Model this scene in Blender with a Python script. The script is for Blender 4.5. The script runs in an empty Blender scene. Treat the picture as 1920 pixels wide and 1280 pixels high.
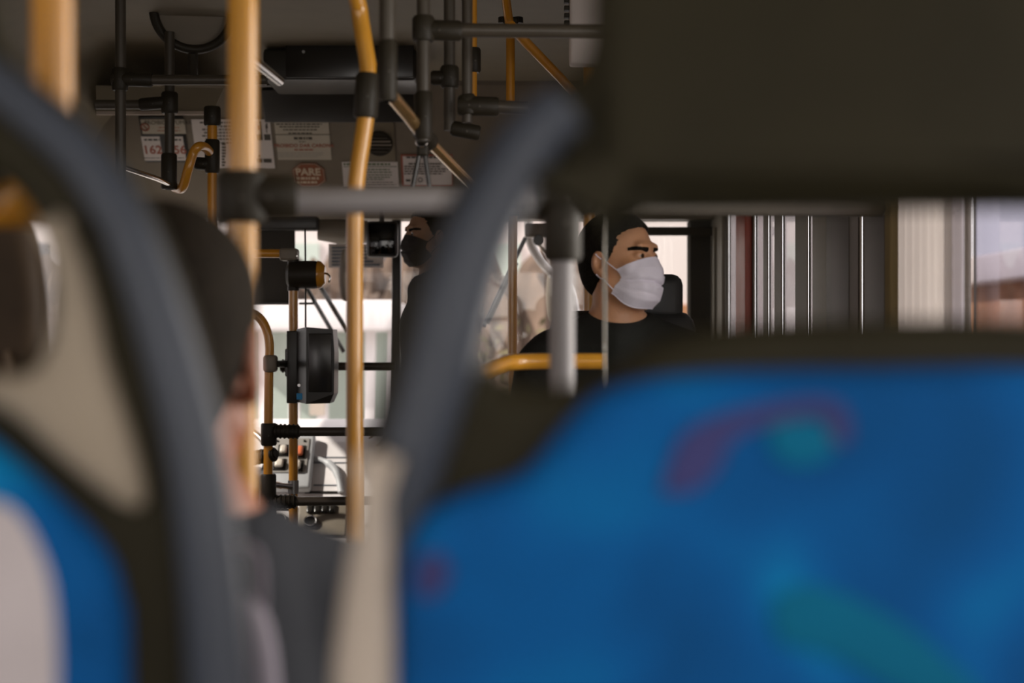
import bpy, bmesh, math, random
import numpy as np
from mathutils import Vector, Matrix
from mathutils.bvhtree import BVHTree

random.seed(7)
PI = math.pi
scene = bpy.context.scene
COL = scene.collection

# ------------------------------------------------------------------ camera
F = 1920 * 50 / 36.0                      # focal length in pixels
CAM_Z = 1.25
cam_d = bpy.data.cameras.new('camera')
cam_d.lens = 50
cam_d.sensor_width = 36
cam_d.clip_start = 0.05
cam_d.clip_end = 300
cam_d.dof.use_dof = True
cam_d.dof.focus_distance = 4.4
cam_d.dof.aperture_fstop = 2.3
cam = bpy.data.objects.new('camera', cam_d)
COL.objects.link(cam)
cam.location = (0, 0, CAM_Z)
cam.rotation_euler = (PI / 2, 0, 0)
scene.camera = cam

# ------------------------------------------------------------------ sky, sun, exposure
world = bpy.data.worlds.new('sky')
scene.world = world
world.use_nodes = True
bg = world.node_tree.nodes['Background']
bg.inputs['Color'].default_value = (1.0, 0.93, 0.94, 1)
bg.inputs['Strength'].default_value = 1.7
sun_d = bpy.data.lights.new('sun', 'SUN')
sun_d.energy = 5.0
sun_d.angle = math.radians(1.0)
sun_d.color = (1.0, 0.93, 0.85)
sun = bpy.data.objects.new('sun', sun_d)
COL.objects.link(sun)
sun.location = (-12, -4, 11)
sun.rotation_euler = (Vector((0.70, 0.25, -0.60))).to_track_quat('-Z', 'Y').to_euler()


def fill_lamp(name, loc, size, energy, direction):
    d = bpy.data.lights.new(name, 'AREA')
    d.shape = 'RECTANGLE'
    d.size, d.size_y = size
    d.energy = energy
    d.color = (1.0, 0.94, 0.88)
    o = bpy.data.objects.new(name, d)
    COL.objects.link(o)
    o.location = loc
    o.rotation_euler = Vector(direction).to_track_quat('-Z', 'Z').to_euler()


# area lamps added outside the side and back windows to brighten the interior
fill_lamp('fill_right', (1.25, -0.5, 1.5), (3.4, 1.2), 30, (-1, 0, -0.1))
fill_lamp('fill_left', (-2.2, -0.5, 1.4), (3.4, 1.0), 34, (1, 0, -0.1))
fill_lamp('fill_back', (-0.3, -2.6, 1.55), (2.2, 1.1), 24, (0, 1, -0.05))
fill_lamp('fill_right_front', (1.30, 2.25, 1.45), (1.9, 1.1), 50, (-1, 0.12, -0.05))  # lamp added past the right windows to brighten the masked man
vs = scene.view_settings
vs.view_transform = 'Standard'
vs.look = 'None'
vs.exposure = 0.0
vs.gamma = 1.0
vs.use_curve_mapping = False
scene.cycles.max_bounces = 8
scene.cycles.diffuse_bounces = 5
scene.cycles.glossy_bounces = 4
scene.cycles.transparent_max_bounces = 12
scene.cycles.caustics_reflective = False
scene.cycles.caustics_refractive = False
scene.cycles.sample_clamp_indirect = 6
scene.cycles.use_denoising = True


# ------------------------------------------------------------------ helpers
def P(px, py, D):
    """point at image pixel (px, py), D metres in front of the camera"""
    return Vector(((px - 960) / F * D, D, CAM_Z + (640 - py) / F * D))


def material(name, col, rough=0.5, metal=0.0, var=0.12, scale=8.0, spec=0.5, bump=0.0, coat=0.0, sss=0.0, bscale=60):
    m = bpy.data.materials.new(name)
    m.use_nodes = True
    nt = m.node_tree
    b = nt.nodes['Principled BSDF']
    tc = nt.nodes.new('ShaderNodeTexCoord')
    nz = nt.nodes.new('ShaderNodeTexNoise')
    nz.inputs['Scale'].default_value = scale
    nz.inputs['Detail'].default_value = 5
    nt.links.new(tc.outputs['Object'], nz.inputs['Vector'])
    rp = nt.nodes.new('ShaderNodeValToRGB')
    c = Vector(col)
    rp.color_ramp.elements[0].color = (*(c * (1 - var)), 1)
    rp.color_ramp.elements[1].color = (*[min(1, x * (1 + var)) for x in c], 1)
    rp.color_ramp.elements[0].position = 0.3
    rp.color_ramp.elements[1].position = 0.7
    nt.links.new(nz.outputs['Fac'], rp.inputs['Fac'])
    nt.links.new(rp.outputs['Color'], b.inputs['Base Color'])
    b.inputs['Roughness'].default_value = rough
    b.inputs['Metallic'].default_value = metal
    b.inputs['Specular IOR Level'].default_value = spec
    b.inputs['Coat Weight'].default_value = coat
    b.inputs['Coat Roughness'].default_value = 0.15
    if sss:
        b.inputs['Subsurface Weight'].default_value = sss
        b.inputs['Subsurface Radius'].default_value = (0.02, 0.008, 0.004)
        b.inputs['Subsurface Scale'].default_value = 0.5
    if bump:
        n2 = nt.nodes.new('ShaderNodeTexNoise')
        n2.inputs['Scale'].default_value = bscale
        n2.inputs['Detail'].default_value = 3
        nt.links.new(tc.outputs['Object'], n2.inputs['Vector'])
        bp = nt.nodes.new('ShaderNodeBump')
        bp.inputs['Strength'].default_value = bump
        bp.inputs['Distance'].default_value = 0.01
        nt.links.new(n2.outputs['Fac'], bp.inputs['Height'])
        nt.links.new(bp.outputs['Normal'], b.inputs['Normal'])
    return m


def glass_material(name, tint, gloss=1.0, rough=0.02, diff=None):
    m = bpy.data.materials.new(name)
    m.use_nodes = True
    nt = m.node_tree
    nt.nodes.clear()
    out = nt.nodes.new('ShaderNodeOutputMaterial')
    tr = nt.nodes.new('ShaderNodeBsdfTransparent')
    tr.inputs['Color'].default_value = (*tint, 1)
    gl = nt.nodes.new('ShaderNodeBsdfGlossy')
    gl.inputs['Roughness'].default_value = rough
    gl.inputs['Color'].default_value = (1, 1, 1, 1)
    lw = nt.nodes.new('ShaderNodeLayerWeight')
    pw = nt.nodes.new('ShaderNodeMath')
    pw.operation = 'POWER'
    pw.inputs[1].default_value = 5.0
    nt.links.new(lw.outputs['Facing'], pw.inputs[0])
    mx = nt.nodes.new('ShaderNodeMixShader')
    mu = nt.nodes.new('ShaderNodeMath')
    mu.operation = 'MULTIPLY_ADD'
    mu.inputs[1].default_value = 0.5 * gloss
    mu.inputs[2].default_value = 0.02 * gloss
    nt.links.new(pw.outputs['Value'], mu.inputs[0])
    nt.links.new(mu.outputs['Value'], mx.inputs['Fac'])
    base = tr
    if diff:
        df = nt.nodes.new('ShaderNodeBsdfDiffuse')
        df.inputs['Color'].default_value = (*diff, 1)
        base = nt.nodes.new('ShaderNodeMixShader')
        base.inputs['Fac'].default_value = 0.3
        nt.links.new(tr.outputs['BSDF'], base.inputs[1])
        nt.links.new(df.outputs['BSDF'], base.inputs[2])
    nt.links.new(base.outputs[0], mx.inputs[1])
    nt.links.new(gl.outputs['BSDF'], mx.inputs[2])
    nt.links.new(mx.outputs['Shader'], out.inputs['Surface'])
    return m


def frosted_material(name, col):
    m = bpy.data.materials.new(name)
    m.use_nodes = True
    nt = m.node_tree
    nt.nodes.clear()
    out = nt.nodes.new('ShaderNodeOutputMaterial')
    a = nt.nodes.new('ShaderNodeBsdfTranslucent')
    b = nt.nodes.new('ShaderNodeBsdfDiffuse')
    a.inputs['Color'].default_value = b.inputs['Color'].default_value = (*col, 1)
    mx = nt.nodes.new('ShaderNodeMixShader')
    mx.inputs['Fac'].default_value = 0.4
    nt.links.new(a.outputs[0], mx.inputs[1])
    nt.links.new(b.outputs[0], mx.inputs[2])
    nt.links.new(mx.outputs[0], out.inputs['Surface'])
    return m


def fabric_material(name):
    """blue upholstery with a loose pattern of darker, lighter and teal areas"""
    m = bpy.data.materials.new(name)
    m.use_nodes = True
    nt = m.node_tree
    b = nt.nodes['Principled BSDF']
    tc = nt.nodes.new('ShaderNodeTexCoord')
    nz = nt.nodes.new('ShaderNodeTexNoise')
    nz.inputs['Scale'].default_value = 6.5
    nz.inputs['Detail'].default_value = 1.5
    nz.inputs['Distortion'].default_value = 0.8
    nt.links.new(tc.outputs['Object'], nz.inputs['Vector'])
    rp = nt.nodes.new('ShaderNodeValToRGB')
    e = rp.color_ramp.elements
    e[0].position = 0.36
    e[0].color = (0.0, 0.060, 0.20, 1)
    e[1].position = 0.70
    e[1].color = (0.0, 0.19, 0.44, 1)
    for pos, c in ((0.45, (0.0, 0.072, 0.25)), (0.55, (0.0, 0.092, 0.31)), (0.63, (0.0, 0.125, 0.36))):
        k = e.new(pos)
        k.color = (*c, 1)
    nt.links.new(nz.outputs['Fac'], rp.inputs['Fac'])
    nt.links.new(rp.outputs['Color'], b.inputs['Base Color'])
    b.inputs['Roughness'].default_value = 0.85
    b.inputs['Specular IOR Level'].default_value = 0.2
    w = nt.nodes.new('ShaderNodeTexNoise')
    w.inputs['Scale'].default_value = 400
    nt.links.new(tc.outputs['Object'], w.inputs['Vector'])
    bp = nt.nodes.new('ShaderNodeBump')
    bp.inputs['Strength'].default_value = 0.3
    bp.inputs['Distance'].default_value = 0.002
    nt.links.new(w.outputs['Fac'], bp.inputs['Height'])
    nt.links.new(bp.outputs['Normal'], b.inputs['Normal'])
    return m


M = dict(
    yellow=material('yellow_paint', (0.56, 0.26, 0.025), 0.28, var=0.05, coat=0.6),
    amber=material('amber_paint', (0.62, 0.27, 0.02), 0.3, var=0.05, coat=0.4),
    gloss=material('polished_amber_paint', (0.80, 0.50, 0.20), 0.10, metal=0.85, var=0.04, coat=1.0),
    grey_tube=material('grey_tube_paint', (0.23, 0.215, 0.215), 0.45, var=0.05),
    dark_tube=material('dark_tube_paint', (0.055, 0.045, 0.032), 0.4, var=0.06),
    rubber=material('black_fitting_plastic', (0.024, 0.0195, 0.012), 0.5, var=0.1, bump=0.1, spec=0.25),
    shell=material('seat_shell_plastic', (0.022, 0.0185, 0.009), 0.6, var=0.15, bump=0.15, spec=0.12),
    grab=material('grab_frame_plastic', (0.046, 0.054, 0.072), 0.40, var=0.1, spec=0.3),
    trim=material('beige_plastic', (0.48, 0.41, 0.345), 0.55, var=0.06, spec=0.2),  # also paints light on the right seat edge and the side box
    seat_black=material('black_leatherette', (0.025, 0.025, 0.024), 0.45, var=0.1, spec=0.35),
    brown=material('brown_plastic', (0.05, 0.032, 0.018), 0.6, var=0.3, spec=0.2),
    lilac=material('lilac_cloth', (0.42, 0.38, 0.44), 0.9, var=0.08, spec=0.1),
    rim_lit=material('lit_rim_beige', (0.30, 0.25, 0.19), 0.55, var=0.08, spec=0.2),  # light caught by the left seat rim, put into the colour
    fabric=fabric_material('blue_seat_fabric'),
    purple=material('purple_print', (0.045, 0.046, 0.15), 0.85, spec=0.2),
    teal=material('teal_print', (0.0, 0.12, 0.23), 0.85, spec=0.2),
    palecloth=material('pale_print', (0.50, 0.45, 0.46), 0.85, spec=0.2),
    ceiling=material('ceiling_panel_laminate', (0.185, 0.152, 0.098), 0.6, var=0.06),
    header=material('header_laminate', (0.185, 0.152, 0.108), 0.55, var=0.06),
    wall=material('wall_laminate', (0.20, 0.17, 0.13), 0.6, var=0.06),
    floor=material('rubber_floor', (0.07, 0.065, 0.06), 0.8, var=0.2, bump=0.3),
    black=material('black_plastic', (0.022, 0.020, 0.016), 0.35, var=0.1),
    blind=material('blind_cloth', (0.04, 0.034, 0.026), 0.8, var=0.1),
    chrome=material('chrome', (0.62, 0.60, 0.58), 0.18, metal=1.0, var=0.04),
    steel=material('brushed_steel', (0.42, 0.42, 0.42), 0.35, metal=1.0, var=0.05),
    paper=material('sticker_paper', (0.48, 0.43, 0.34), 0.6, var=0.04),
    paper_white=material('white_sticker_paper', (0.66, 0.60, 0.56), 0.6, var=0.04),
    ink=material('black_ink', (0.06, 0.05, 0.035), 0.6),
    ink_red=material('red_ink', (0.34, 0.10, 0.06), 0.6),
    ink_green=material('green_ink', (0.10, 0.15, 0.06), 0.6),
    sign_red=material('brown_red_sign', (0.26, 0.085, 0.035), 0.5),
    sign_cream=material('cream_letters', (0.62, 0.50, 0.36), 0.5),
    dash=material('dashboard_plastic', (0.84, 0.80, 0.79), 0.5, var=0.04),
    dash_grey=material('grey_instrument_panel', (0.50, 0.51, 0.52), 0.45, var=0.05),
    dash_dark=material('dark_blue_grey_plastic', (0.10, 0.12, 0.15), 0.4, var=0.08),
    gauge=material('gauge_black', (0.02, 0.018, 0.015), 0.2),
    knob=material('cream_button', (0.75, 0.68, 0.58), 0.3),
    knob_red=material('orange_button', (0.80, 0.22, 0.10), 0.3),
    blue_label=material('blue_label', (0.03, 0.33, 0.70), 0.5),
    taupe=material('taupe_plastic', (0.20, 0.17, 0.13), 0.5, var=0.05),
    skin=material('skin', (0.54, 0.27, 0.14), 0.5, var=0.08, scale=30, sss=0.12, bump=0.08, bscale=200),
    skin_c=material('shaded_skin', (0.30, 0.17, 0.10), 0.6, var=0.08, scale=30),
    skin_b=material('ruddy_skin', (0.36, 0.13, 0.065), 0.5, var=0.08, scale=30, sss=0.1),
    hair=material('dark_hair', (0.011, 0.009, 0.006), 0.8, spec=0.08, var=0.3, scale=90, bump=0.5, bscale=220),
    hair_b=material('dark_brown_hair', (0.018, 0.013, 0.008), 0.8, var=0.3, scale=90, bump=0.4, bscale=200, spec=0.1),
    mask=material('white_mask_cloth', (0.76, 0.71, 0.80), 0.85, var=0.03, spec=0.2, bump=0.12, bscale=300),
    mask_black=material('black_mask_cloth', (0.03, 0.025, 0.022), 0.9, var=0.1),
    tee=material('black_cotton', (0.018, 0.018, 0.015), 0.9, var=0.15, spec=0.15, bump=0.2),
    jacket=material('dark_grey_cotton', (0.032, 0.034, 0.040), 0.9, var=0.15, spec=0.15, bump=0.2),
    denim=material('dark_trouser_cloth', (0.03, 0.035, 0.05), 0.9, var=0.15, spec=0.15),
    eye=material('eye_white', (0.34, 0.30, 0.27), 0.2),
    iris=material('iris', (0.05, 0.025, 0.012), 0.1),
    frame=material('window_frame_metal', (0.07, 0.062, 0.050), 0.75, var=0.06, spec=0.15),
    post=material('window_post', (0.055, 0.045, 0.033), 0.5, var=0.06),
    post_tan=material('tan_window_post', (0.20, 0.17, 0.125), 0.5, var=0.06),
    red=material('red_paint', (0.36, 0.05, 0.02), 0.4, var=0.06),
    seal=material('grey_seal', (0.35, 0.33, 0.30), 0.5, var=0.05),
    glass=glass_material('windscreen_glass', (0.97, 0.97, 0.96)),
    tinted=glass_material('tinted_glass', (0.56, 0.53, 0.53)),
    smoked=glass_material('smoked_glass', (0.56, 0.56, 0.61)),
    curtain=frosted_material('pale_curtain_cloth', (0.86, 0.82, 0.79)),
    curtain_tan=frosted_material('tan_curtain_cloth', (0.30, 0.25, 0.16)),
    acrylic=glass_material('acrylic_sheet', (0.97, 0.98, 0.97), 0.03),
    acrylic_edge=glass_material('acrylic_edge', (0.80, 0.80, 0.78), diff=(0.45, 0.43, 0.38)),
    asphalt=material('asphalt', (0.30, 0.28, 0.26), 0.9, var=0.15, scale=2),
    render_white=material('white_render', (0.80, 0.76, 0.76), 0.8, var=0.04, scale=0.6),
    render_pink=material('pale_pink_render', (0.70, 0.63, 0.61), 0.8, var=0.06, scale=0.5),
    pale_green=material('pale_green_glass', (0.52, 0.60, 0.54), 0.3, var=0.08, scale=1),
    earth=material('brown_earth', (0.125, 0.085, 0.062), 0.95, var=0.5, scale=1.6, bump=0.6, bscale=6),
    brick=material('orange_brick', (0.42, 0.20, 0.10), 0.9, var=0.2, scale=3),
    shrub=material('dry_shrub_leaves', (0.14, 0.12, 0.06), 0.9, var=0.4, scale=6),
    carpaint=material('white_car_paint', (0.80, 0.78, 0.78), 0.25, var=0.02, coat=0.5),
    carglass=material('car_glass', (0.06, 0.07, 0.09), 0.1),
    tyre=material('tyre', (0.03, 0.03, 0.03), 0.8),
)
# the lens of a true mirror
mir = bpy.data.materials.new('mirror_face')
mir.use_nodes = True
mir.node_tree.nodes['Principled BSDF'].inputs['Metallic'].default_value = 1
mir.node_tree.nodes['Principled BSDF'].inputs['Roughness'].default_value = 0.05
mir.node_tree.nodes['Principled BSDF'].inputs['Base Color'].default_value = (0.03, 0.03, 0.03, 1)
M['mirror'] = mir


def tag(o, label=None, cat=None, group=None, kind=None):
    if label:
        o['label'] = label
    if cat:
        o['category'] = cat
    if group:
        o['group'] = group
    if kind:
        o['kind'] = kind
    return o


def thing(name, label, cat, loc=(0, 0, 0), group=None, rotz=0.0):
    o = bpy.data.objects.new(name, None)
    COL.objects.link(o)
    o.location = loc
    o.rotation_euler = (0, 0, rotz)
    o.empty_display_size = 0.05
    return tag(o, label, cat, group)


class MB:
    """collects boxes, tubes, prisms in WORLD coordinates, links them as one mesh object"""

    def __init__(self):
        self.v = []
        self.f = []

    def add(self, vs_, fs_):
        n = len(self.v)
        self.v += [Vector(p) for p in vs_]
        self.f += [[i + n for i in q] for q in fs_]
        return self

    def box(self, lo, hi, bev=0.0, mat=None):
        lo = Vector(lo)
        hi = Vector(hi)
        bm = bmesh.new()
        bmesh.ops.create_cube(bm, size=1)
        for v in bm.verts:
            v.co = Vector([(lo[i] + hi[i]) / 2 + v.co[i] * (hi[i] - lo[i]) for i in range(3)])
        if bev:
            bmesh.ops.bevel(bm, geom=bm.edges[:], offset=min(bev, min(abs(hi[i] - lo[i]) for i in range(3)) * 0.45),
                            segments=3, profile=0.5, affect='EDGES')
        if mat is not None:
            bmesh.ops.transform(bm, matrix=mat, verts=bm.verts)
        bm.verts.index_update()
        self.add([v.co.copy() for v in bm.verts], [[v.index for v in f.verts] for f in bm.faces])
        bm.free()
        return self

    def obox(self, c, ax, size, bev=0.0):
        """box of size (sx, sy, sz) about c with axes ax (3 vectors)"""
        m = Matrix((ax[0], ax[1], ax[2])).transposed().to_4x4()
        m.translation = Vector(c)
        h = Vector(size) / 2
        return self.box(-h, h, bev, m)

    def tube(self, pts, r, n=16, caps=True):
        pts = [Vector(p) for p in pts]
        rs = r if isinstance(r, (list, tuple)) else [r] * len(pts)
        up = None
        rings = []
        for i, p in enumerate(pts):
            t = (pts[min(i + 1, len(pts) - 1)] - pts[max(i - 1, 0)]).normalized()
            if up is None:
                up = t.orthogonal().normalized()
            up = (up - t * up.dot(t)).normalized()
            w = t.cross(up)
            rings.append([p + (up * math.cos(a) + w * math.sin(a)) * rs[i] for a in
                          [2 * PI * k / n for k in range(n)]])
        vs_ = [q for R in rings for q in R]
        fs_ = []
        for i in range(len(rings) - 1):
            for k in range(n):
                a, b = i * n + k, i * n + (k + 1) % n
                fs_.append([a, b, b + n, a + n])
        if caps:
            fs_.append(list(range(n))[::-1])
            fs_.append([(len(rings) - 1) * n + k for k in range(n)])
        return self.add(vs_, fs_)

    def rod(self, a, b, r, n=16, cham=0.0):
        a = Vector(a)
        b = Vector(b)
        if cham:
            d = (b - a).normalized() * cham
            return self.tube([a, a + d, b - d, b], [r - cham, r, r, r - cham], n)
        return self.tube([a, b], r, n)

    def disc(self, c, axis, r, th, n=28):
        c = Vector(c)
        a = Vector(axis).normalized() * th / 2
        return self.rod(c - a, c + a, r, n, min(th * 0.2, r * 0.1))

    def torus(self, c, axis, R, r, n=40, m=12, a0=0.0, a1=2 * PI):
        c = Vector(c)
        ax = Vector(axis).normalized()
        u = ax.orthogonal().normalized()
        w = ax.cross(u)
        full = abs(a1 - a0 - 2 * PI) < 1e-6
        pts = [c + (u * math.cos(a) + w * math.sin(a)) * R for a in
               [a0 + (a1 - a0) * i / n for i in range(n + 1)]]
        return self.tube(pts, r, m, caps=not full)

    def grid(self, rows):
        nr, nc = len(rows), len(rows[0])
        vs_ = [p for r_ in rows for p in r_]
        fs_ = [[i * nc + j, i * nc + j + 1, (i + 1) * nc + j + 1, (i + 1) * nc + j]
               for i in range(nr - 1) for j in range(nc - 1)]
        return self.add(vs_, fs_)

    def build(self, name, mat, parent=None, smooth=True, origin=None):
        me = bpy.data.meshes.new(name)
        base = Vector((0, 0, 0))
        if parent is not None:
            base = world_of(parent)
            inv = base.inverted()
            vs_ = [inv @ v for v in self.v]
        else:
            if origin is None and self.v:
                n = len(self.v)
                origin = Vector((sum(v.x for v in self.v) / n, sum(v.y for v in self.v) / n,
                                 min(v.z for v in self.v)))
            origin = Vector(origin or (0, 0, 0))
            vs_ = [v - origin for v in self.v]
        me.from_pydata(vs_, [], self.f)
        me.validate()
        bm = bmesh.new()
        bm.from_mesh(me)
        bmesh.ops.recalc_face_normals(bm, faces=bm.faces)
        bm.to_mesh(me)
        bm.free()
        me.materials.append(mat if not isinstance(mat, str) else M[mat])
        o = bpy.data.objects.new(name, me)
        COL.objects.link(o)
        if parent is not None:
            o.parent = parent
        else:
            o.location = origin
        if smooth:
            smooth_by_angle(me)
        return o


def smooth_by_angle(me, ang=0.7):
    me.shade_smooth() if hasattr(me, 'shade_smooth') else None
    for p in me.polygons:
        p.use_smooth = True
    try:
        me.set_sharp_from_angle(angle=ang)
    except Exception:
        pass


def world_of(o):
    m = Matrix.LocRotScale(o.location, o.rotation_euler, o.scale)
    if o.parent:
        m = world_of(o.parent) @ m
    return m


def spline(pts, n=8):
    pts = [Vector(p) for p in pts]
    out = []
    for i in range(len(pts) - 1):
        p0 = pts[max(i - 1, 0)]
        p1, p2 = pts[i], pts[i + 1]
        p3 = pts[min(i + 2, len(pts) - 1)]
        for k in range(n):
            t = k / n
            out.append(0.5 * ((2 * p1) + (p2 - p0) * t + (2 * p0 - 5 * p1 + 4 * p2 - p3) * t * t
                              + (3 * p1 - p0 - 3 * p2 + p3) * t ** 3))
    out.append(pts[-1])
    return out


def plate(name, outline, D, depth, bev, mat, parent, holes=(), smooth_pts=True, yshift=0.0):
    """a slab with real thickness: outline in picture positions at distance D, rounded rim"""
    cu = bpy.data.curves.new(name, 'CURVE')
    cu.dimensions = '2D'
    cu.fill_mode = 'BOTH'
    cu.extrude = max(depth / 2 - bev, 0.0005)
    cu.bevel_depth = bev
    cu.bevel_resolution = 4
    cu.resolution_u = 8
    cu.offset = -bev
    for ol in [outline] + list(holes):
        q = [P(x, y, D) for x, y in ol]
        if smooth_pts:
            q = spline(q + [q[0]], 5)[:-1]
        sp = cu.splines.new('POLY')
        sp.points.add(len(q) - 1)
        for i, p in enumerate(q):
            sp.points[i].co = (p.x, p.z, 0, 1)
        sp.use_cyclic_u = True
    tmp = bpy.data.objects.new(name + '_tmp', cu)
    COL.objects.link(tmp)
    dg = bpy.context.evaluated_depsgraph_get()
    me = bpy.data.meshes.new_from_object(tmp.evaluated_get(dg))
    bpy.data.objects.remove(tmp)
    bpy.data.curves.remove(cu)
    me.name = name
    # curve XY plane -> world XZ plane at y = D
    R = Matrix(((1, 0, 0, 0), (0, 0, -1, D + yshift), (0, 1, 0, 0), (0, 0, 0, 1)))
    me.transform((world_of(parent).inverted() if parent else Matrix()) @ R)
    me.materials.clear()
    me.materials.append(M[mat])
    bm = bmesh.new()
    bm.from_mesh(me)
    bmesh.ops.remove_doubles(bm, verts=bm.verts, dist=1e-5)
    bmesh.ops.recalc_face_normals(bm, faces=bm.faces)
    bm.to_mesh(me)
    bm.free()
    o = bpy.data.objects.new(name, me)
    COL.objects.link(o)
    if parent:
        o.parent = parent
    smooth_by_angle(me, 0.9)
    return o


def text_mesh(name, s, size, mat, parent, mtx, depth=0.0008, offset=0.0, align='CENTER'):
    cu = bpy.data.curves.new(name, 'FONT')
    cu.body = s
    cu.size = size
    cu.align_x = align
    cu.align_y = 'CENTER'
    cu.extrude = depth
    cu.offset = offset
    cu.space_character = 1.02
    tmp = bpy.data.objects.new('tmp', cu)
    COL.objects.link(tmp)
    dg = bpy.context.evaluated_depsgraph_get()
    me = bpy.data.meshes.new_from_object(tmp.evaluated_get(dg))
    bpy.data.objects.remove(tmp)
    bpy.data.curves.remove(cu)
    me.name = name
    me.transform((world_of(parent).inverted() if parent else Matrix()) @ mtx)
    me.materials.clear()
    me.materials.append(M[mat])
    o = bpy.data.objects.new(name, me)
    COL.objects.link(o)
    o.parent = parent
    return o


def struct(o):
    o['kind'] = 'structure'
    return o

# ================================================================== THE BUS SHELL
XL, XR = -1.90, 0.95
Y0, Y1 = -2.2, 6.90
CEIL = 2.40

b = MB().box((XL - 0.1, Y0, -0.06), (XR + 0.1, Y1, 0.0))
struct(b.build('floor', 'floor'))

# ceiling with coved edges
prof = [(XL - 0.06, 2.02), (XL - 0.02, 2.12), (XL + 0.10, 2.26), (XL + 0.32, 2.37), (XL + 0.6, CEIL), (XR - 0.5, CEIL),
        (XR - 0.28, 2.37), (XR - 0.1, 2.26), (XR + 0.02, 2.12), (XR + 0.06, 2.02)]
prof = [(p.x, p.z) for p in spline([Vector((x, 0, z)) for x, z in prof], 4)]
mb = MB()
n = len(prof)
vs_ = []
for y in (Y0, Y1):
    vs_ += [(x, y, z) for x, z in prof] + [(x * 1.02, y, z + 0.05) for x, z in prof]
fs_ = []
for k in range(n - 1):
    fs_.append([k, k + 1, 2 * n + k + 1, 2 * n + k])
    fs_.append([n + k, 3 * n + k, 3 * n + k + 1, n + k + 1])
    fs_.append([k, n + k, n + k + 1, k + 1])
    fs_.append([2 * n + k, 2 * n + k + 1, 3 * n + k + 1, 3 * n + k])
mb.add(vs_, fs_)
struct(mb.build('ceiling', 'ceiling'))


def side_wall(name, x, sx, sill, head, openings, tint_from):
    """wall with window openings: list of (y0, y1)"""
    m = MB()
    m.box((min(x, x + sx * 0.05), Y0, 0), (max(x, x + sx * 0.05), Y1, sill))
    m.box((min(x, x + sx * 0.05), Y0, head), (max(x, x + sx * 0.05), Y1, 2.10))
    ys = [Y0] + [q for o_ in openings for q in o_] + [Y1]
    for i in range(0, len(ys), 2):
        if ys[i + 1] - ys[i] > 0.001:
            m.box((min(x, x + sx * 0.006), ys[i], sill), (max(x, x + sx * 0.006), ys[i + 1], head))
    struct(m.build(name, 'wall'))


def side_window(num, x, y0, y1, sill, head, mat):
    o = MB()
    t = 0.006
    o.box((x, y0, sill), (x + t, y0 + 0.004, head)).box((x, y1 - 0.004, sill), (x + t, y1, head))
    o.box((x, y0, sill), (x + t, y1, sill + 0.02)).box((x, y0, head - 0.02), (x + t, y1, head))
    w = struct(o.build('window_%d' % num, 'frame'))
    g = MB().box((x + 0.002, y0 + 0.003, sill + 0.01), (x + 0.004, y1 - 0.003, head - 0.01)).build('pane', mat, w)
    g['label'] = 'clear side window pane' if mat == 'glass' else 'smoke tinted side window pane'


def Dr(px):
    """distance at which the right wall is met at picture column px"""
    return XR * F / (px - 960)


# right wall: openings between slim posts
SILL, HEAD = 0.85, 2.00
cols = [(1364, 1390), (1413, 1431), (1438, 1452), (1464, 1491), (1512, 1533), (1612, 1640), (1682, 1802)]
op = sorted([(Dr(b_), Dr(a_)) for a_, b_ in cols])
op = [(-2.0, -0.55), (-0.45, 1.0), (1.05, 2.50), (2.56, Dr(1817))] + op
side_wall('wall_right', XR, 1, SILL, HEAD, op, 0)
wn = 1
for y0, y1 in op:
    side_window(wn, XR + 0.008, y0, y1, SILL, HEAD, 'glass' if y1 < 2.55 or 3.0 < y0 < 3.1 else 'smoked' if y0 < 3.1 else 'tinted')
    wn += 1
opl = [(-2.0, -0.55), (-0.45, 1.0), (1.1, 2.5), (2.6, 4.0), (4.1, 5.3), (5.45, 6.72)]
side_wall('wall_left', XL, -1, 0.85, 1.78, opl, 0)
for y0, y1 in opl:
    side_window(wn, XL - 0.020, y0, y1, 0.85, 1.78, 'glass' if y1 < 1.5 or y0 > 5.4 else 'tinted')
    wn += 1

# rear wall with a wide rear window
m = MB()
m.box((XL, Y0 - 0.05, 0), (XR, Y0, 0.95)).box((XL, Y0 - 0.05, 2.05), (XR, Y0, 2.42))
m.box((XL, Y0 - 0.05, 0.95), (XL + 0.12, Y0, 2.05)).box((XR - 0.12, Y0 - 0.05, 0.95), (XR, Y0, 2.05))
struct(m.build('wall_back', 'wall'))
w = struct(MB().box((XL + 0.12, Y0 - 0.04, 0.95), (XL + 0.15, Y0 - 0.01, 2.05))
           .box((XR - 0.15, Y0 - 0.04, 0.95), (XR - 0.12, Y0 - 0.01, 2.05))
           .box((XL + 0.12, Y0 - 0.04, 2.02), (XR - 0.12, Y0 - 0.01, 2.05)).build('window_%d' % wn, 'frame'))
MB().box((XL + 0.15, Y0 - 0.03, 0.96), (XR - 0.15, Y0 - 0.025, 2.02)).build('pane', 'glass', w)
wn += 1

# front: header, lower panel, corner pillars, windscreen
HB = 1.828                      # bottom edge of the header


def Hd(py):
    return 9.95 / (1.4 + (640 - py) / F)


def H(px, py, off=0.0):
    p = P(px, py, Hd(py))
    return p + HN * off


HN = Vector((0, -1.4, -1.0)).normalized()       # towards the camera, square to the sloping header
HU = Vector((0, -1.0, 1.4)).normalized()        # up along it
HX = Vector((1, 0, 0))

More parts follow.
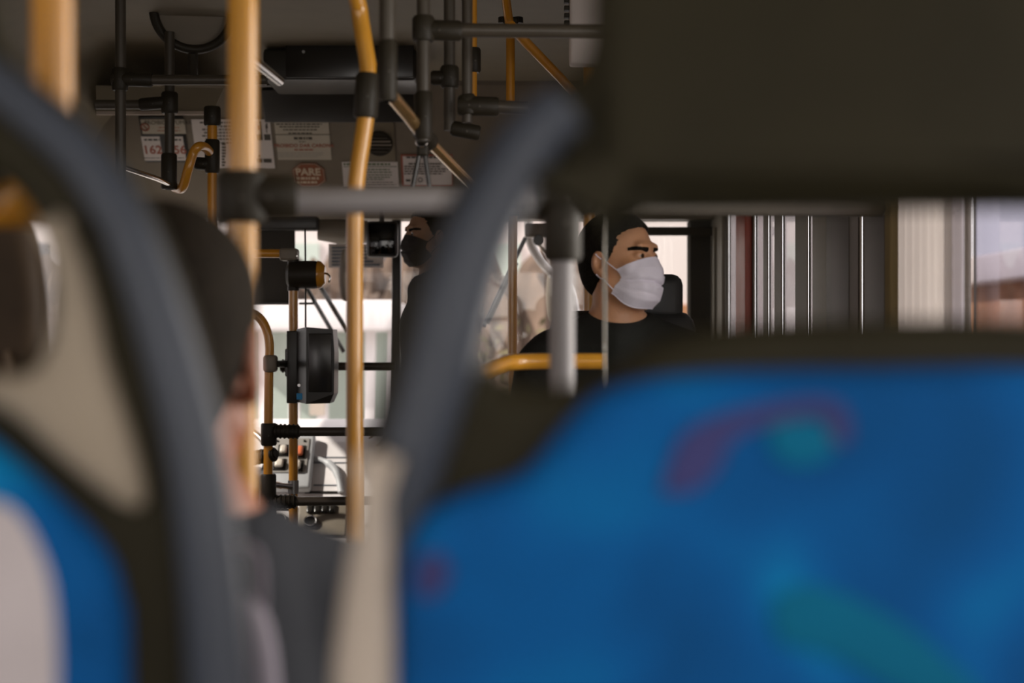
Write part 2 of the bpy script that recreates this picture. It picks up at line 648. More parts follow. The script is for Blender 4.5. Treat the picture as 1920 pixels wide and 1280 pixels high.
m = MB()
yz = [(6.30, 2.385), (6.30 + (2.38 - HB) / 1.4, HB), (6.86, HB), (6.88, 2.42), (6.30, 2.42)]
m.add([(x, y, z) for x in (XL, XR) for y, z in yz],
      [[0, 1, 2, 3, 4][::-1], [5, 6, 7, 8, 9]] + [[k, (k + 1) % 5, 5 + (k + 1) % 5, 5 + k] for k in range(5)])
struct(m.build('wall_front', 'header', smooth=False))
m = MB().box((XL, 6.82, 0), (XR, 6.90, 0.62), 0.01)
struct(m.build('wall_front_lower', 'wall'))
# windscreen frame: corner pillars, slim centre post, rounded top right corner
m = MB()
xr0, xr1 = P(1291, 0, 6.84).x, XR + 0.03
m.box((xr0, 6.80, 0.60), (xr1, 6.88, 1.86), 0.01)
m.box((XL - 0.03, 6.80, 0.60), (XL + 0.12, 6.88, 1.86), 0.01)
m.box((XL, 6.80, 0.60), (XR, 6.88, 0.66), 0.01)
w = struct(m.build('window_%d' % wn, 'frame'))
m = MB()
m.box((P(735, 0, 6.80).x, 6.78, 0.62), (P(752, 0, 6.80).x, 6.84, 1.86), 0.008)
m.build('centre_post', 'black', w)
m = MB().box((P(1288, 0, 6.8).x, 6.790, 0.66), (P(1294, 0, 6.8).x, 6.80, 1.82), 0.002)
m.build('seal', 'seal', w)
m = MB().box((XL + 0.1, 6.845, 0.64), (xr0 + 0.01, 6.850, 1.86))
m.build('pane', 'glass', w)
wn += 1
# two thin tan strips and a broad dark panel at the right corner
m = MB()
m.box((P(1338, 0, 6.6).x, 6.60, 0.3), (P(1345, 0, 6.6).x, 6.63, 1.78), 0.003)
struct(m.build('trim_1', 'post_tan'))
m = MB()
m.box((P(1353, 0, 6.3).x, 6.30, 0.3), (P(1360, 0, 6.3).x, 6.33, 2.05), 0.003)
struct(m.build('trim_2', 'post_tan'))
m = MB()
ya, yb = Dr(1411), Dr(1393)
m.box((XR - 0.03, ya, SILL), (XR - 0.002, yb, HEAD), 0.004)
struct(m.build('trim_3', 'red'))
m = MB()
m.box((XR - 0.02, Dr(1566), SILL), (XR - 0.002, Dr(1535), HEAD), 0.004)
struct(m.build('trim_4', 'post_tan'))
m = MB()
m.box((XR - 0.03, Dr(1612), SILL), (XR - 0.002, Dr(1568), HEAD), 0.004)
m.box((XR - 0.03, Dr(1681), SILL), (XR - 0.002, Dr(1642), HEAD), 0.004)
struct(m.build('trim_5', 'post'))
# pleated curtains drawn across the broad side window
def curtain(label, pa, pb, mat):
    ya_, yb_ = Dr(pb), Dr(pa)
    n_ = max(8, int((yb_ - ya_) / 0.012))
    rows_ = []
    for z_ in (SILL - 0.02, HEAD - 0.02):
        rows_.append([Vector((XR - 0.028 + 0.006 * math.sin(k * 1.3), ya_ + (yb_ - ya_) * k / n_, z_)) for k in range(n_ + 1)])
    back_ = [[p + Vector((0.0015, 0, 0)) for p in r_] for r_ in rows_]
    m_ = MB().grid(rows_).grid(back_)
    m_.grid([rows_[0], back_[0]]).grid([rows_[1], back_[1]])
    tag(m_.build('window_curtain', mat, None), label, 'curtain')


curtain('pale blurred curtain drawn across the broad right side window', 1710, 1830, 'curtain')
curtain('narrow tan curtain edge just left of the pale curtain', 1684, 1707, 'curtain_tan')
# grey strip along the top of the left wall
m = MB().box((XL + 0.01, 3.6, 2.03), (XL + 0.06, 6.28, 2.06), 0.004)
struct(m.build('trim_6', 'seal'))

# ================================================================== THINGS ON THE HEADER AND CEILING
def hbox(m, x0, y0, x1, y1, off0, off1, bev=0.0):
    """box lying on the header between picture corners (x0,y0)-(x1,y1)"""
    a, c = H(x0, y0), H(x1, y1)
    mid = (a + c) / 2
    sx = abs(c.x - a.x)
    su = abs((c - a).dot(HU))
    m.obox(mid + HN * (off0 + off1) / 2, (HX, HU, HN), (sx, su, off1 - off0), bev)
    return m


def hmat(px, py, off, rot=0.0):
    p = H(px, py, off)
    # text lies in its XY plane, reads towards +Z = HN
    R = Matrix((HX, HU, HX.cross(HU))).transposed().to_4x4()
    R = R @ Matrix.Rotation(rot, 4, 'Z')
    R.translation = p
    return R


rnd = random.Random(3)


def print_lines(m, x0, x1, ys, hh, off=0.0042, dens=0.82, centre=True):
    """rows of print too small to read: runs of short strokes"""
    for j, y in enumerate(ys):
        w_ = (x1 - x0) * (rnd.uniform(0.6, 1.0) if centre else rnd.uniform(0.8, 1.0))
        xa = (x0 + x1 - w_) / 2 if centre else x0
        x = xa
        while x < xa + w_:
            L = rnd.uniform(3, 9)
            hbox(m, x, y - hh / 2, min(x + L, xa + w_), y + hh / 2, off - 0.0006, off)
            x += L + rnd.uniform(0.8, 1.8)


def sticker(label, x0, y0, x1, y1, paper='paper', name='notice_sticker', cat='sticker'):
    t = thing(name, label, cat, H((x0 + x1) / 2, y1, 0.002), group='notices on the panel above the windscreen')
    hbox(MB(), x0, y0, x1, y1, 0.001, 0.003).build('sheet', paper, t)
    return t


# framed board with the two telephone numbers
t = thing('notice_board', 'dark framed board with a no smoking notice above the numbers 162 and 156', 'notice board',
          H(306, 305))
hbox(MB(), 260, 217, 356, 303, 0.001, 0.008, 0.002).build('backing', 'black', t)
s = hbox(MB(), 264, 222, 350, 249, 0.008, 0.010).build('no_smoking_sheet', 'paper', t)
m = MB()
m.torus(H(273, 236, 0.0115), HN, 0.0175, 0.003, 24, 6)
m.rod(H(268.5, 231, 0.0115), H(277.5, 241, 0.0115), 0.0025, 6)
m.build('prohibition_ring', 'ink_red', s)
text_mesh('heading', 'PROIBIDO FUMAR', 0.026, 'ink', s, hmat(316, 228, 0.0105))
m = MB()
print_lines(m, 290, 345, [237, 243], 1.6, 0.0108)
m.build('print', 'ink_red', s)
for k, (xa, xb, num) in enumerate(((265, 307, '162'), (312, 350, '156'))):
    s = hbox(MB(), xa, 254, xb, 299, 0.008, 0.010).build('number_sheet', 'paper_white', t)
    text_mesh('number', num, 0.058, 'ink_red', s, hmat((xa + xb) / 2 + 1, 279.5, 0.0105), offset=0.0012)
    m = MB()
    print_lines(m, xa + 6, xb - 6, [260], 3.2, 0.0108, centre=False)
    m.build('heading_print', 'ink', s)
    m = MB()
    print_lines(m, xa + 4, xb - 4, [294], 1.2, 0.0108)
    m.build('print', 'ink', s)

# tall notice partly behind the near yellow pole
t = sticker('tall white notice with rows of black print and two pictogram boxes at its right', 358, 223, 516, 315, 'paper_white')
m = MB()
print_lines(m, 372, 455, [229, 236, 242, 248, 254, 260, 267], 2.6)
for k in range(8):
    hbox(m, 416, 268 + k * 5.6, 420 + rnd.uniform(2, 5), 271.5 + k * 5.6, 0.0032, 0.0042)
hbox(m, 480, 251, 492, 262, 0.0032, 0.0044)
hbox(m, 495, 251, 508, 262, 0.0032, 0.0044)
hbox(m, 480, 297, 492, 304, 0.0032, 0.0044)
hbox(m, 494, 297, 510, 304, 0.0032, 0.0044)
hbox(m, 489, 226, 490, 262, 0.0032, 0.0044)
hbox(m, 484, 290, 488, 293, 0.0032, 0.0044)
m.build('print', 'ink', t)
m = MB()
m.disc(H(500, 232, 0.0045), HN, 0.0045, 0.001, 12)
hbox(m, 497.5, 234, 502.5, 240, 0.0035, 0.0045)
hbox(m, 498.7, 240, 501.3, 248, 0.0035, 0.0045)
m.build('standing_figure_pictogram', 'ink', t)
m = MB()
hbox(m, 482, 234, 487, 243, 0.0035, 0.0045)
m.build('pictogram', 'ink_red', t)

# cream notice, ruled across
t = sticker('cream notice with centred lines of capitals, ruled across below its fourth line', 514, 228, 622, 299)
m = MB()
hbox(m, 516, 251.2, 620, 252.2, 0.0032, 0.0042)
for y, hw in ((232, 50), (237, 44), (242.5, 37), (249, 27)):
    print_lines(m, 568 - hw, 568 + hw, [y], 2.2, centre=False)
m.build('small_print', 'ink', t)
m = MB()
print_lines(m, 551, 587, [258.5], 4.4, centre=False)
print_lines(m, 561, 576, [265], 1.4, centre=False)
m.build('title_print', 'ink', t)
text_mesh('heading', 'PROIBIDO DAR CARONA', 0.0235, 'ink_red', t, hmat(570, 272.5, 0.0036), offset=0.0004)
m = MB()
print_lines(m, 552, 590, [280], 2.4, centre=False)
m.build('red_print', 'ink_red', t)
m = MB()
print_lines(m, 520, 612, [286, 289.5, 293], 1.0, centre=False)
m.build('fine_print', 'seal', t)

# octagonal PARE sign
t = thing('stop_sticker', 'dark red eight-sided sticker reading PARE', 'sticker', H(578, 348))
ring = [(563, 305), (592, 305), (608, 316), (611, 338), (597, 350), (567, 350), (549, 340), (548, 318)]


def hpoly(pts, off0, off1):
    m_ = MB()
    n_ = len(pts)
    m_.add([H(x, y, off0) for x, y in pts] + [H(x, y, off1) for x, y in pts],
           [list(range(n_))[::-1], [n_ + k for k in range(n_)]] +
           [[k, (k + 1) % n_, n_ + (k + 1) % n_, n_ + k] for k in range(n_)])
    return m_


hpoly(ring, 0.001, 0.003).build('sheet', 'sign_red', t, smooth=False)
cx_, cy_ = 579.5, 328
m = MB()
rin = [(cx_ + (x - cx_) * 0.93, cy_ + (y - cy_) * 0.93) for x, y in ring]
for k in range(8):
    m.rod(H(*rin[k], 0.0035), H(*rin[(k + 1) % 8], 0.0035), 0.0012, 6)
m.build('border', 'paper', t)
text_mesh('lettering', 'PARE', 0.050, 'sign_cream', t, hmat(577.5, 322, 0.0036), offset=0.0018)
m = MB()
print_lines(m, 555, 602, [333.5], 4.2, centre=False)
m.build('second_line_print', 'sign_cream', t)
m = MB()
print_lines(m, 556, 601, [341], 4.2, centre=False)
m.build('third_line_print', 'sign_cream', t)

# white notice with green lines; red-edged notice
t = sticker('white notice with a green heading and lines of green print, right of the PARE sticker', 641, 303, 748, 350, 'paper_white')
m = MB()
hbox(m, 644, 311, 744, 312, 0.0032, 0.0042)
print_lines(m, 644, 742, [307], 3.2, centre=False)
print_lines(m, 684, 738, [317, 322], 2.0, centre=False)
print_lines(m, 684, 740, [327, 331.5], 1.6, centre=False)
print_lines(m, 684, 722, [335.5], 1.6, centre=False)
m.build('green_print', 'ink_green', t)
m = MB()
print_lines(m, 684, 744, [341, 346], 1.2, centre=False)
m.build('fine_print', 'ink', t)
t = sticker('notice with a dark red left edge and dense black print beside the hanging straps', 751, 289, 850, 349, 'ink_red')
hbox(MB(), 755, 292, 848, 346, 0.003, 0.0045).build('inner_sheet', 'paper_white', t)
m = MB()
print_lines(m, 762, 840, [294], 3.0, 0.0058, centre=False)
print_lines(m, 766, 840, [306], 2.6, 0.0058, centre=False)
print_lines(m, 758, 842, [311, 315.5, 320, 324.5], 2.0, 0.0058, centre=False)
hbox(m, 761, 335, 770, 339, 0.005, 0.006)
m.torus(H(788, 336, 0.006), HN, 0.010, 0.0018, 20, 6)
m.build('print', 'ink', t)

# round ventilation outlet on a square plate
t = thing('air_outlet', 'round dark air outlet with slats on a square plate above the windscreen', 'air vent', H(712, 300))
hbox(MB(), 672, 227, 742, 301, 0.001, 0.007, 0.002).build('plate', 'ceiling', t)
m = MB()
m.disc(H(711, 267, 0.010), HN, 0.062, 0.016, 32)
m.build('outlet_ring', 'rubber', t)
for k in range(5):
    q = MB()
    hw_ = [16, 22, 24, 22, 16][k]
    hbox(q, 711 - hw_, 254 + k * 6.2, 711 + hw_, 256.5 + k * 6.2, 0.016, 0.022)
    q.build('slat', 'taupe' if k in (1, 2) else 'dark_tube', t)

# long black box fixed to the top of the header
t = thing('equipment_hatch', 'long black hatch cover above the notices', 'hatch', H(632, 226))
hbox(MB(), 491, 163, 778, 225, 0.001, 0.028, 0.006).build('cover', 'black', t)
hbox(MB(), 486, 156.5, 782, 158.5, 0.001, 0.022, 0.002).build('edge_strip', 'steel', t)
# chest-like overhead display hanging below the ceiling
Dd = 5.55
t = thing('overhead_display', 'boxy black overhead display unit with a small cream label on top edge', 'display',
          P(575, 150, Dd))
a, c = P(492, 150, Dd), P(782, 46, Dd)
MB().box((a.x, Dd, a.z), (c.x, Dd + 0.34, CEIL - 0.002), 0.02).build('housing', 'black', t)
a, c = P(536, 146, Dd), P(776, 62, Dd)
MB().box((a.x, Dd - 0.006, a.z), (c.x, Dd + 0.01, c.z), 0.004).build('screen', 'gauge', t)
a, c = P(609, 59, Dd), P(647, 52, Dd)
lb = MB().box((a.x, Dd - 0.010, a.z), (c.x, Dd + 0.002, c.z), 0.001).build('label_strip', 'paper', t)
a, c = P(616, 57, Dd), P(641, 54, Dd)
MB().box((a.x, Dd - 0.0115, a.z), (c.x, Dd - 0.009, c.z)).build('print', 'ink_red', lb)
m = MB()
m.disc(P(569, 97, Dd - 0.008), (0, 1, 0), 0.006, 0.006, 12)
m.build('screw', 'steel', t)
# tan box beam at the left end of the header
t = thing('side_box', 'tan wedge-shaped box where the header meets the left wall', 'panel', P(330, 212, 5.9))
m = MB()
pa = [P(180, 216, 5.6), P(400, 207, 5.6), P(420, 165, 5.6), P(180, 160, 5.6)]
m.add(pa + [P(180, 213, 6.2), P(400, 204, 6.2), P(420, 168, 6.2), P(180, 166, 6.2)], [[0, 1, 2, 3], [7, 6, 5, 4], [0, 4, 5, 1], [1, 5, 6, 2], [2, 6, 7, 3], [3, 7, 4, 0]])
m.build('box', 'ceiling', t, smooth=False)
m = MB().box(P(180, 215, 5.59), P(398, 208, 5.59) + Vector((0, 0.012, 0)), 0.002)
m.build('edge_strip', 'trim', t)  # pale strip paints the window reflections along the box edge

# ceiling: bowed pale light panel, grille, round hatch rim
t = thing('ceiling_light_panel', 'long pale ceiling panel with a bright curved front edge', 'ceiling light', P(850, 20, 4.9))
m = MB()
rows = []
for i in range(2):
    rows.append([P(500 + 560 * k / 16, 20 + 22 * ((k / 16 - 0.45) * 1.5) ** 2 + 26 * i, 5.1 + 0.2 * i) for k in range(17)])
top = [[p + Vector((0, 0, 0.03)) for p in r_] for r_ in rows]
m.grid(rows).grid(top)
m.grid([rows[0], top[0]]).grid([rows[1], top[1]])
m.build('panel', 'taupe', t)
m = MB()
m.tube([p - Vector((0, 0, 0.003)) for p in rows[0]], 0.0035, 8)
m.build('edge_bead', 'seal', t)
t = thing('ceiling_grab_base', 'dark oval flange on the ceiling round the slim yellow pole top', 'flange', P(958, 38, 4.7))
m = MB()
m.disc(P(943, 38, 4.72), (0, 0, 1), 0.016, 0.02)
m.disc(P(972, 38, 4.72), (0, 0, 1), 0.016, 0.02)
m.box(P(943, 44, 4.70), P(972, 36, 4.74), 0.004)
m.build('flange_plate', 'rubber', t)
t = thing('round_roof_hatch', 'dark round ring set in the ceiling at the upper left', 'roof hatch', P(362, 30, 5.0))
m = MB()
m.torus(P(362, 22, 5.0), (0.15, -1, -0.5), 0.135, 0.017, 48, 10)
m.build('rim', 'rubber', t)
m = MB()
m.disc(P(362, 20, 5.03), (0.15, -1, -0.5), 0.125, 0.01, 40)
m.build('dome', 'taupe', t)
m = MB()
m.tube([P(362, 100, 5.0), P(362, 130, 5.02), P(364, 150, 5.05)], 0.018, 10)
m.build('stalk', 'rubber', t)
t = thing('side_panel_strip', 'pale grey ribbed panel strip at the upper edge beside the dark headrest', 'panel', P(1088, 45, 4.2))
m = MB()
m.box(P(1068, 120, 4.2), P(1200, -160, 4.2) + Vector((0, 0.06, 0)), 0.01)
m.build('strip', 'paper_white', t)
m = MB()
for k in range(14):
    m.box(P(1058, 60 - 14 * k, 4.21), P(1068, 52 - 14 * k, 4.21) + Vector((0, 0.03, 0)), 0.002)
m.build('rib', 'rubber', t)

# ================================================================== HANDRAILS
R0 = 0.0172                     # tube radius


def sleeve(m, a, b, r, ribs=0):
    """clamp-on plastic joint: a thicker tube with rounded lips"""
    a = Vector(a)
    b = Vector(b)
    d = b - a
    L = d.length
    u = d / L
    c = min(0.006, L * 0.15)
    pts = [a, a + u * c, b - u * c, b]
    m.tube(pts, [r - c * 0.6, r, r, r - c * 0.6], 20)
    for k in range(ribs):
        q = a + u * (L * (k + 0.5) / ribs)
        m.tube([q - u * 0.0025, q + u * 0.0025], r + 0.003, 16)


def rail(name, label, pts, mat='yellow', r=R0, joints=(), group=None, cat='handrail', smooth=True, bolts=True,
         jmat='rubber', base=None, tube_name='tube'):
    """a handrail: tube and its joints. joints = list of (a, b) or (a, b, radius factor[, ribs])"""
    t = thing(name, label, cat, base if base is not None else Vector(pts[0] if Vector(pts[0]).z < Vector(pts[-1]).z else pts[-1]), group)
    m = MB()
    m.tube(spline(pts, 8) if (smooth and len(pts) > 2) else pts, r, 20)
    m.build(tube_name, mat, t)
    for j in joints:
        a, b = Vector(j[0]), Vector(j[1])
        q = MB()
        rf = j[2] if len(j) > 2 else 1.45
        sleeve(q, a, b, r * rf, j[3] if len(j) > 3 else 0)
        o = q.build('joint', jmat, t)
        if bolts:
            q = MB()
            mid = (a + b) / 2
            q.disc(mid + Vector((0.004, -r * rf, -0.004)), (0, 1, 0), 0.0028, 0.004, 10)
            q.build('bolt', 'dark_tube', o)
    return t


def V(px, D, ztop, zbot=0.0):
    x = (px - 960) / F * D
    return [Vector((x, D, zbot)), Vector((x, D, ztop))]


# --- near yellow pole with its big black tee, and the grey crossbar
D_ = 1.80
p0, p1 = V(455, D_, CEIL)
rail('handrail_pole', 'thick yellow pole nearest the left seats, running the full height', [p0, p1], 'yellow', 0.0185,
     [(P(455, 418, D_), P(455, 322, D_), 1.75), (P(452, 368, D_), P(557, 368, D_ + 0.01), 1.55)], cat='pole')
rail('handrail_crossbar', 'blurred grey crossbar between the near black tee and the grey post', [P(545, 377, 1.84), P(1030, 374, 1.93)],
     'grey_tube', 0.0175, [], base=P(545, 377, 1.84))
rail('handrail_post', 'grey post with a black tee at its head, left of the masked man',
     [P(1052, 1600, 1.93), P(1054, 380, 1.93)], 'grey_tube', 0.0172,
     [(P(1054, 490, 1.93), P(1054, 340, 1.93), 1.55), (P(1004, 373, 1.93), P(1104, 373, 1.93), 1.5)], cat='pole')
rail('handrail_crossbar', 'dark grey bar running right from the grey post under the headrest',
     [P(1100, 378, 1.95), P(1662, 392, 3.59)], 'post', 0.020, [], base=P(1100, 378, 1.95))
rail('handrail_pole', 'very blurred yellow pole at the upper left corner, bending off to the wall',
     [Vector((P(98, 0, 1.22).x, 1.22, CEIL)), P(98, 0, 1.22), P(98, 240, 1.22), P(88, 320, 1.22), P(30, 372, 1.22), P(-120, 392, 1.24), Vector((XL + 0.01, 1.26, P(0, 395, 1.24).z))], 'amber', 0.0172, [], cat='pole')

# --- bent yellow pole with a wye joint
DB = 2.90
pts = [P(668, -420, DB - 0.05), P(666, -60, DB - 0.03), P(674, 20, DB), P(683, 80, DB), P(690, 130, DB)]
rail('handrail_pole', 'bent yellow pole beside the wye joint, top half curving out to the left',
     pts + [P(688, 200, DB), P(680, 260, DB), P(671, 320, DB), P(666, 390, DB), P(665, 560, DB), P(665, 900, DB), P(665, 1780, DB)],
     'yellow', 0.0175, [(P(690, 138, DB), P(685, 222, DB), 1.42)], cat='pole')
rail('handrail_branch', 'shiny amber rail slanting down from the wye joint', [P(697, 130, DB), P(728, 172, DB + 0.12), P(762, 212, DB + 0.24), P(796, 256, DB + 0.36)],
     'gloss', 0.0155, [(P(697, 130, DB), P(712, 150, DB + 0.05), 1.5)], smooth=False, base=P(796, 256, DB + 0.36))
rail('handrail_branch', 'short shiny rail slanting on from the black strap joint', [P(796, 256, 3.27), P(845, 306, 3.45), P(900, 362, 3.65)],
     'gloss', 0.0135, [(P(789, 246, 3.24), P(806, 268, 3.31), 1.6)], smooth=False, base=P(900, 362, 3.65))
rail('handrail_branch', 'bright metal rail end slanting behind the near yellow pole', [P(440, 84, 3.1), P(524, 152, 3.5)],
     'chrome', 0.012, [], smooth=False, base=P(524, 152, 3.1))

# --- dark grey poles hanging from the ceiling
def hang(label, px, D, ybot, w, joints=(), mat='dark_tube', r=None):
    x = (px - 960) / F * D
    return rail('handrail_drop_pole', label, [P(px, ybot, D), Vector((x, D, CEIL))], mat, r or w / 2 / F * D, joints, cat='pole')


hang('dark grey drop pole just right of the wye joint', 726, 2.75, 190, 30, [(P(727, 190, 2.75), P(727, 75, 2.75), 1.2)])
hang('dark grey drop pole rising beside the strap joint, crossbar tee at the top', 794, 3.2, 265, 25,
     [(P(795, 262, 3.2), P(795, 172, 3.2), 1.35), (P(794, 78, 3.2), P(794, 31, 3.2), 1.7)])
hang('slim dark drop pole between the two darker ones, tee at mid height', 843, 3.6, 245, 22,
     [(P(843, 165, 3.6), P(843, 124, 3.6), 1.6), (P(808, 146, 3.6), P(838, 146, 3.6), 1.25), (P(846, 240, 3.6), P(900, 250, 3.6), 1.3)])
hang('dark drop pole standing in front of a slim amber pole', 876, 3.5, 230, 20, [(P(880, 215, 3.5), P(874, 178, 3.5), 1.7)])
hang('slim amber drop pole peeping out behind a dark one', 887, 4.1, 185, 15, [(P(889, 136, 4.1), P(889, 90, 4.1), 1.7)], 'amber')
rail('overhead_rail', 'dark overhead crossbar running right under the ceiling', [P(775, 56, 3.21), P(1230, 60, 3.21)], 'dark_tube', 0.0158,
     [(P(776, 56, 3.205), P(866, 58, 3.205), 1.45)], base=P(775, 56, 3.21))
rail('overhead_rail', 'short dark crossbar reaching right from the drop poles at mid height', [P(866, 198, 3.5), P(990, 202, 3.5)], 'dark_tube', 0.016,
     [(P(858, 198, 3.5), P(935, 200, 3.5), 1.5)], base=P(866, 198, 3.5))
rail('handrail_pole', 'dull yellow pole under the dark oval ceiling flange', [P(957, 205, 4.6), P(957, 80, 4.6), P(955, 45, 4.65), P(949, 0, 4.6), P(947, -30, 4.55)], 'amber', 0.0145,
     [], cat='pole', base=P(957, 205, 4.6))
rail('handrail_branch', 'dull yellow rail slanting from ceiling towards the dark headrest', [P(958, 48, 4.2), P(985, 78, 4.3), P(1050, 145, 4.5), P(1110, 212, 4.7)], 'amber', 0.0150, [],
     smooth=False, base=P(1110, 212, 4.7))
rail('handrail_branch', 'short blurred yellow rail end beside the right seat frame', [P(1004, 280, 2.5), P(1030, 305, 2.4), P(1046, 345, 2.2), P(1053, 374, 1.93)], 'yellow', 0.013, [],
     base=P(1053, 374, 1.97))

# hanging straps
t = thing('hand_strap', 'pair of black hanging straps below the slanting rail', 'strap', P(792, 348, 3.28))
m = MB()
m.tube([P(790, 268, 3.28), P(784, 300, 3.28), P(774, 350, 3.28)], 0.0055, 8)
m.build('strap_band', 'black', t)
m = MB()
m.tube([P(794, 268, 3.28), P(798, 300, 3.28), P(805, 350, 3.28)], 0.0055, 8)
m.build('strap_band', 'black', t)
m = MB()
m.box(P(781, 292, 3.27), P(803, 262, 3.27) + Vector((0, 0.03, 0)), 0.006)
m.build('clamp', 'rubber', t)
m = MB()
m.torus(P(791, 264, 3.26), (0, 1, 0), 0.013, 0.003, 20, 8)
m.build('ring', 'chrome', t)

# --- left group
DL = 4.6
rail('handrail_drop_pole', 'dark drop pole at the far left with a black tee', [P(226, 470, DL), Vector((P(226, 0, DL).x, DL, CEIL - 0.02))],
     'dark_tube', 0.0172, [(P(225, 170, DL), P(225, 128, DL), 1.5), (P(210, 148, DL), P(286, 150, DL), 1.35)], cat='pole')
rail('overhead_rail', 'dark overhead crossbar between the far left tee and the near yellow pole', [P(280, 150, DL), P(500, 150, DL)], 'dark_tube', 0.0165, [],
     base=P(280, 150, DL))
rail('handrail_drop_pole', 'dark drop pole in front of the 162 notice, thick black sleeve at its foot', [P(318, 355, 5.0), P(318, 60, 5.0)], 'dark_tube', 0.0172,
     [(P(318, 213, 5.0), P(318, 173, 5.0), 1.7), (P(317, 355, 5.0), P(317, 288, 5.0), 1.6), (P(262, 196, 5.0), P(312, 192, 5.0), 1.3)], cat='pole')
rail('overhead_rail', 'short dark crossbar left of the pole before the 162 notice', [P(180, 196, 5.0), P(268, 196, 5.0)], 'dark_tube', 0.0165, [], base=P(180, 196, 5))
rail('handrail_branch', 'shiny dark rail slanting away low at the far left', [P(232, 314, 4.62), P(292, 334, 4.8), P(318, 345, 4.98)], 'chrome', 0.009, [], smooth=False,
     base=P(318, 345, 4.98))
rail('handrail_pole', 'slim yellow pole with black sleeve top and yellow loop handle beside it', [P(398, 640, 5.1), P(398, 215, 5.1)], 'amber', 0.0172,
     [(P(398, 236, 5.1), P(398, 200, 5.1), 1.75), (P(398, 325, 5.1), P(398, 262, 5.1), 1.55), (P(366, 306, 5.1), P(396, 308, 5.1), 1.35)],
     cat='pole')
rail('grab_handle', 'bent yellow grab handle curling down left of the slim pole', [P(392, 284, 5.05), P(384, 276, 5.0), P(372, 275, 4.95), P(362, 288, 4.95), P(352, 320, 4.95), P(342, 352, 5.0), P(328, 352, 5.1)],
     'amber', 0.0165, [], cat='handrail', base=P(342, 352, 5.0))

# --- driver's enclosure
DC = 5.35
rail('handrail_pole', 'slim yellow pole carrying the black card reader', V(550, DC, P(0, 488, DC).z), 'yellow', 0.0172,
     [], cat='pole')
rail('handrail_crossbar', 'short yellow crossbar with a flat grey clamp above the card reader', [P(440, 475, DC), P(530, 475, DC)], 'amber', 0.0165,
     [], base=P(440, 475, DC))
t = thing('pipe_clamp', 'flat grey clamp joining the slim yellow pole and its crossbar', 'clamp', P(543, 488, DC - 0.03))
MB().box(P(523, 488, DC - 0.035), P(562, 467, DC + 0.035), 0.01).build('clamp_body', 'taupe', t)
m = MB()
m.disc(P(557, 480, DC - 0.037), (0, 1, 0), 0.004, 0.006, 10)
m.build('bolt', 'chrome', t)
DA = 5.15
xa = P(505, 0, DA).x
rail('arched_handrail', 'yellow rail arching over into a post beside the card reader',
     [P(430, 596, DA), P(462, 586, DA), P(484, 594, DA), P(498, 614, DA), P(505, 645, DA), P(504, 700, DA), P(503, 830, DA), P(502, 960, DA), Vector((P(502, 0, DA).x, DA, 0.0))],
     'amber', 0.0165, [(P(504, 835, DA), P(504, 793, DA), 1.75), (P(503, 985, DA), P(503, 888, DA), 1.75)], cat='handrail')


def ribbed(name, label, a, b, ja, jb, mat='dark_tube', r=0.0165, ribs=6):
    t = thing(name, label, 'handrail', a)
    m = MB()
    m.tube([a, b], r, 18)
    m.build('tube', mat, t)
    m = MB()
    sleeve(m, ja, jb, r * 1.45, ribs)
    m.build('ribbed_joint', 'rubber', t)
    return t


ribbed('handrail_crossbar', 'black crossbar under the card reader with a ribbed joint', P(520, 809, DA), P(720, 809, DA), P(514, 808, DA), P(562, 809, DA))
ribbed('handrail_crossbar', 'black crossbar low in front of the gauges with a ribbed joint', P(515, 940, DA), P(720, 938, DA), P(506, 941, DA), P(556, 940, DA))
ribbed('handrail_crossbar', 'dark bar running right behind the card reader', P(528, 686, 5.6), P(742, 687, 5.6), P(526, 686, 5.6), P(545, 686, 5.6), ribs=2)
ribbed('handrail_branch', 'short ribbed black stub left of the instrument panel', P(462, 862, 5.2), P(518, 850, DA), P(466, 860, 5.2), P(516, 851, DA), mat='rubber', ribs=7)
t = thing('pipe_clamp', 'shiny steel band with a yellow stub on the slim pole below the gauges', 'clamp', P(545, 925, DC - 0.04))
m = MB()
m.rod(P(550, 925, DC), P(550, 900, DC), 0.0205, 20)
m.rod(P(512, 908, DC - 0.1), P(545, 912, DC - 0.02), 0.011, 14)
m.build('band', 'steel', t)
MB().rod(P(505, 906, DC - 0.11), P(527, 910, DC - 0.06), 0.0125, 14).build('stub', 'amber', t)
t = thing('pipe_clamp', 'brown plastic clamp joining the arched rail to the card reader', 'clamp', P(510, 698, DA - 0.04))
MB().box(P(492, 698, DA - 0.035), P(522, 665, DA + 0.035), 0.012).build('clamp_body', 'taupe', t)
MB().rod(P(518, 682, DA), P(540, 682, DC), 0.013, 14).build('arm', 'rubber', t)

# card reader
Dk = 5.22
t = thing('card_reader', 'black box-shaped fare card reader clamped to the slim yellow pole', 'card reader', P(585, 757, Dk))
m = MB()
pf = [P(556, 617, Dk + .02), P(574, 613, Dk - .04), P(624, 617, Dk - .03), P(627, 660, Dk - .03), P(626, 738, Dk - .03), P(618, 756, Dk - .02), P(574, 757, Dk - .04), P(556, 753, Dk + .02)]
pb = [p + Vector((0.0, 0.13, 0)) for p in pf]
m.add(pf + pb, [[0, 1, 6, 7], [1, 2, 3, 4, 5, 6], list(range(15, 7, -1))] + [[k, 8 + k, 8 + (k + 1) % 8, (k + 1) % 8] for k in range(8)])
m.build('housing', 'black', t, smooth=False)
MB().box(P(534, 706, DC - 0.05), P(557, 653, DC + 0.03), 0.006).build('pole_bracket', 'rubber', t)
MB().box(P(537, 756, Dk + 0.02), P(557, 620, Dk + 0.02) + Vector((0, 0.10, 0)), 0.004).build('back_plate', 'black', t)
m = MB()
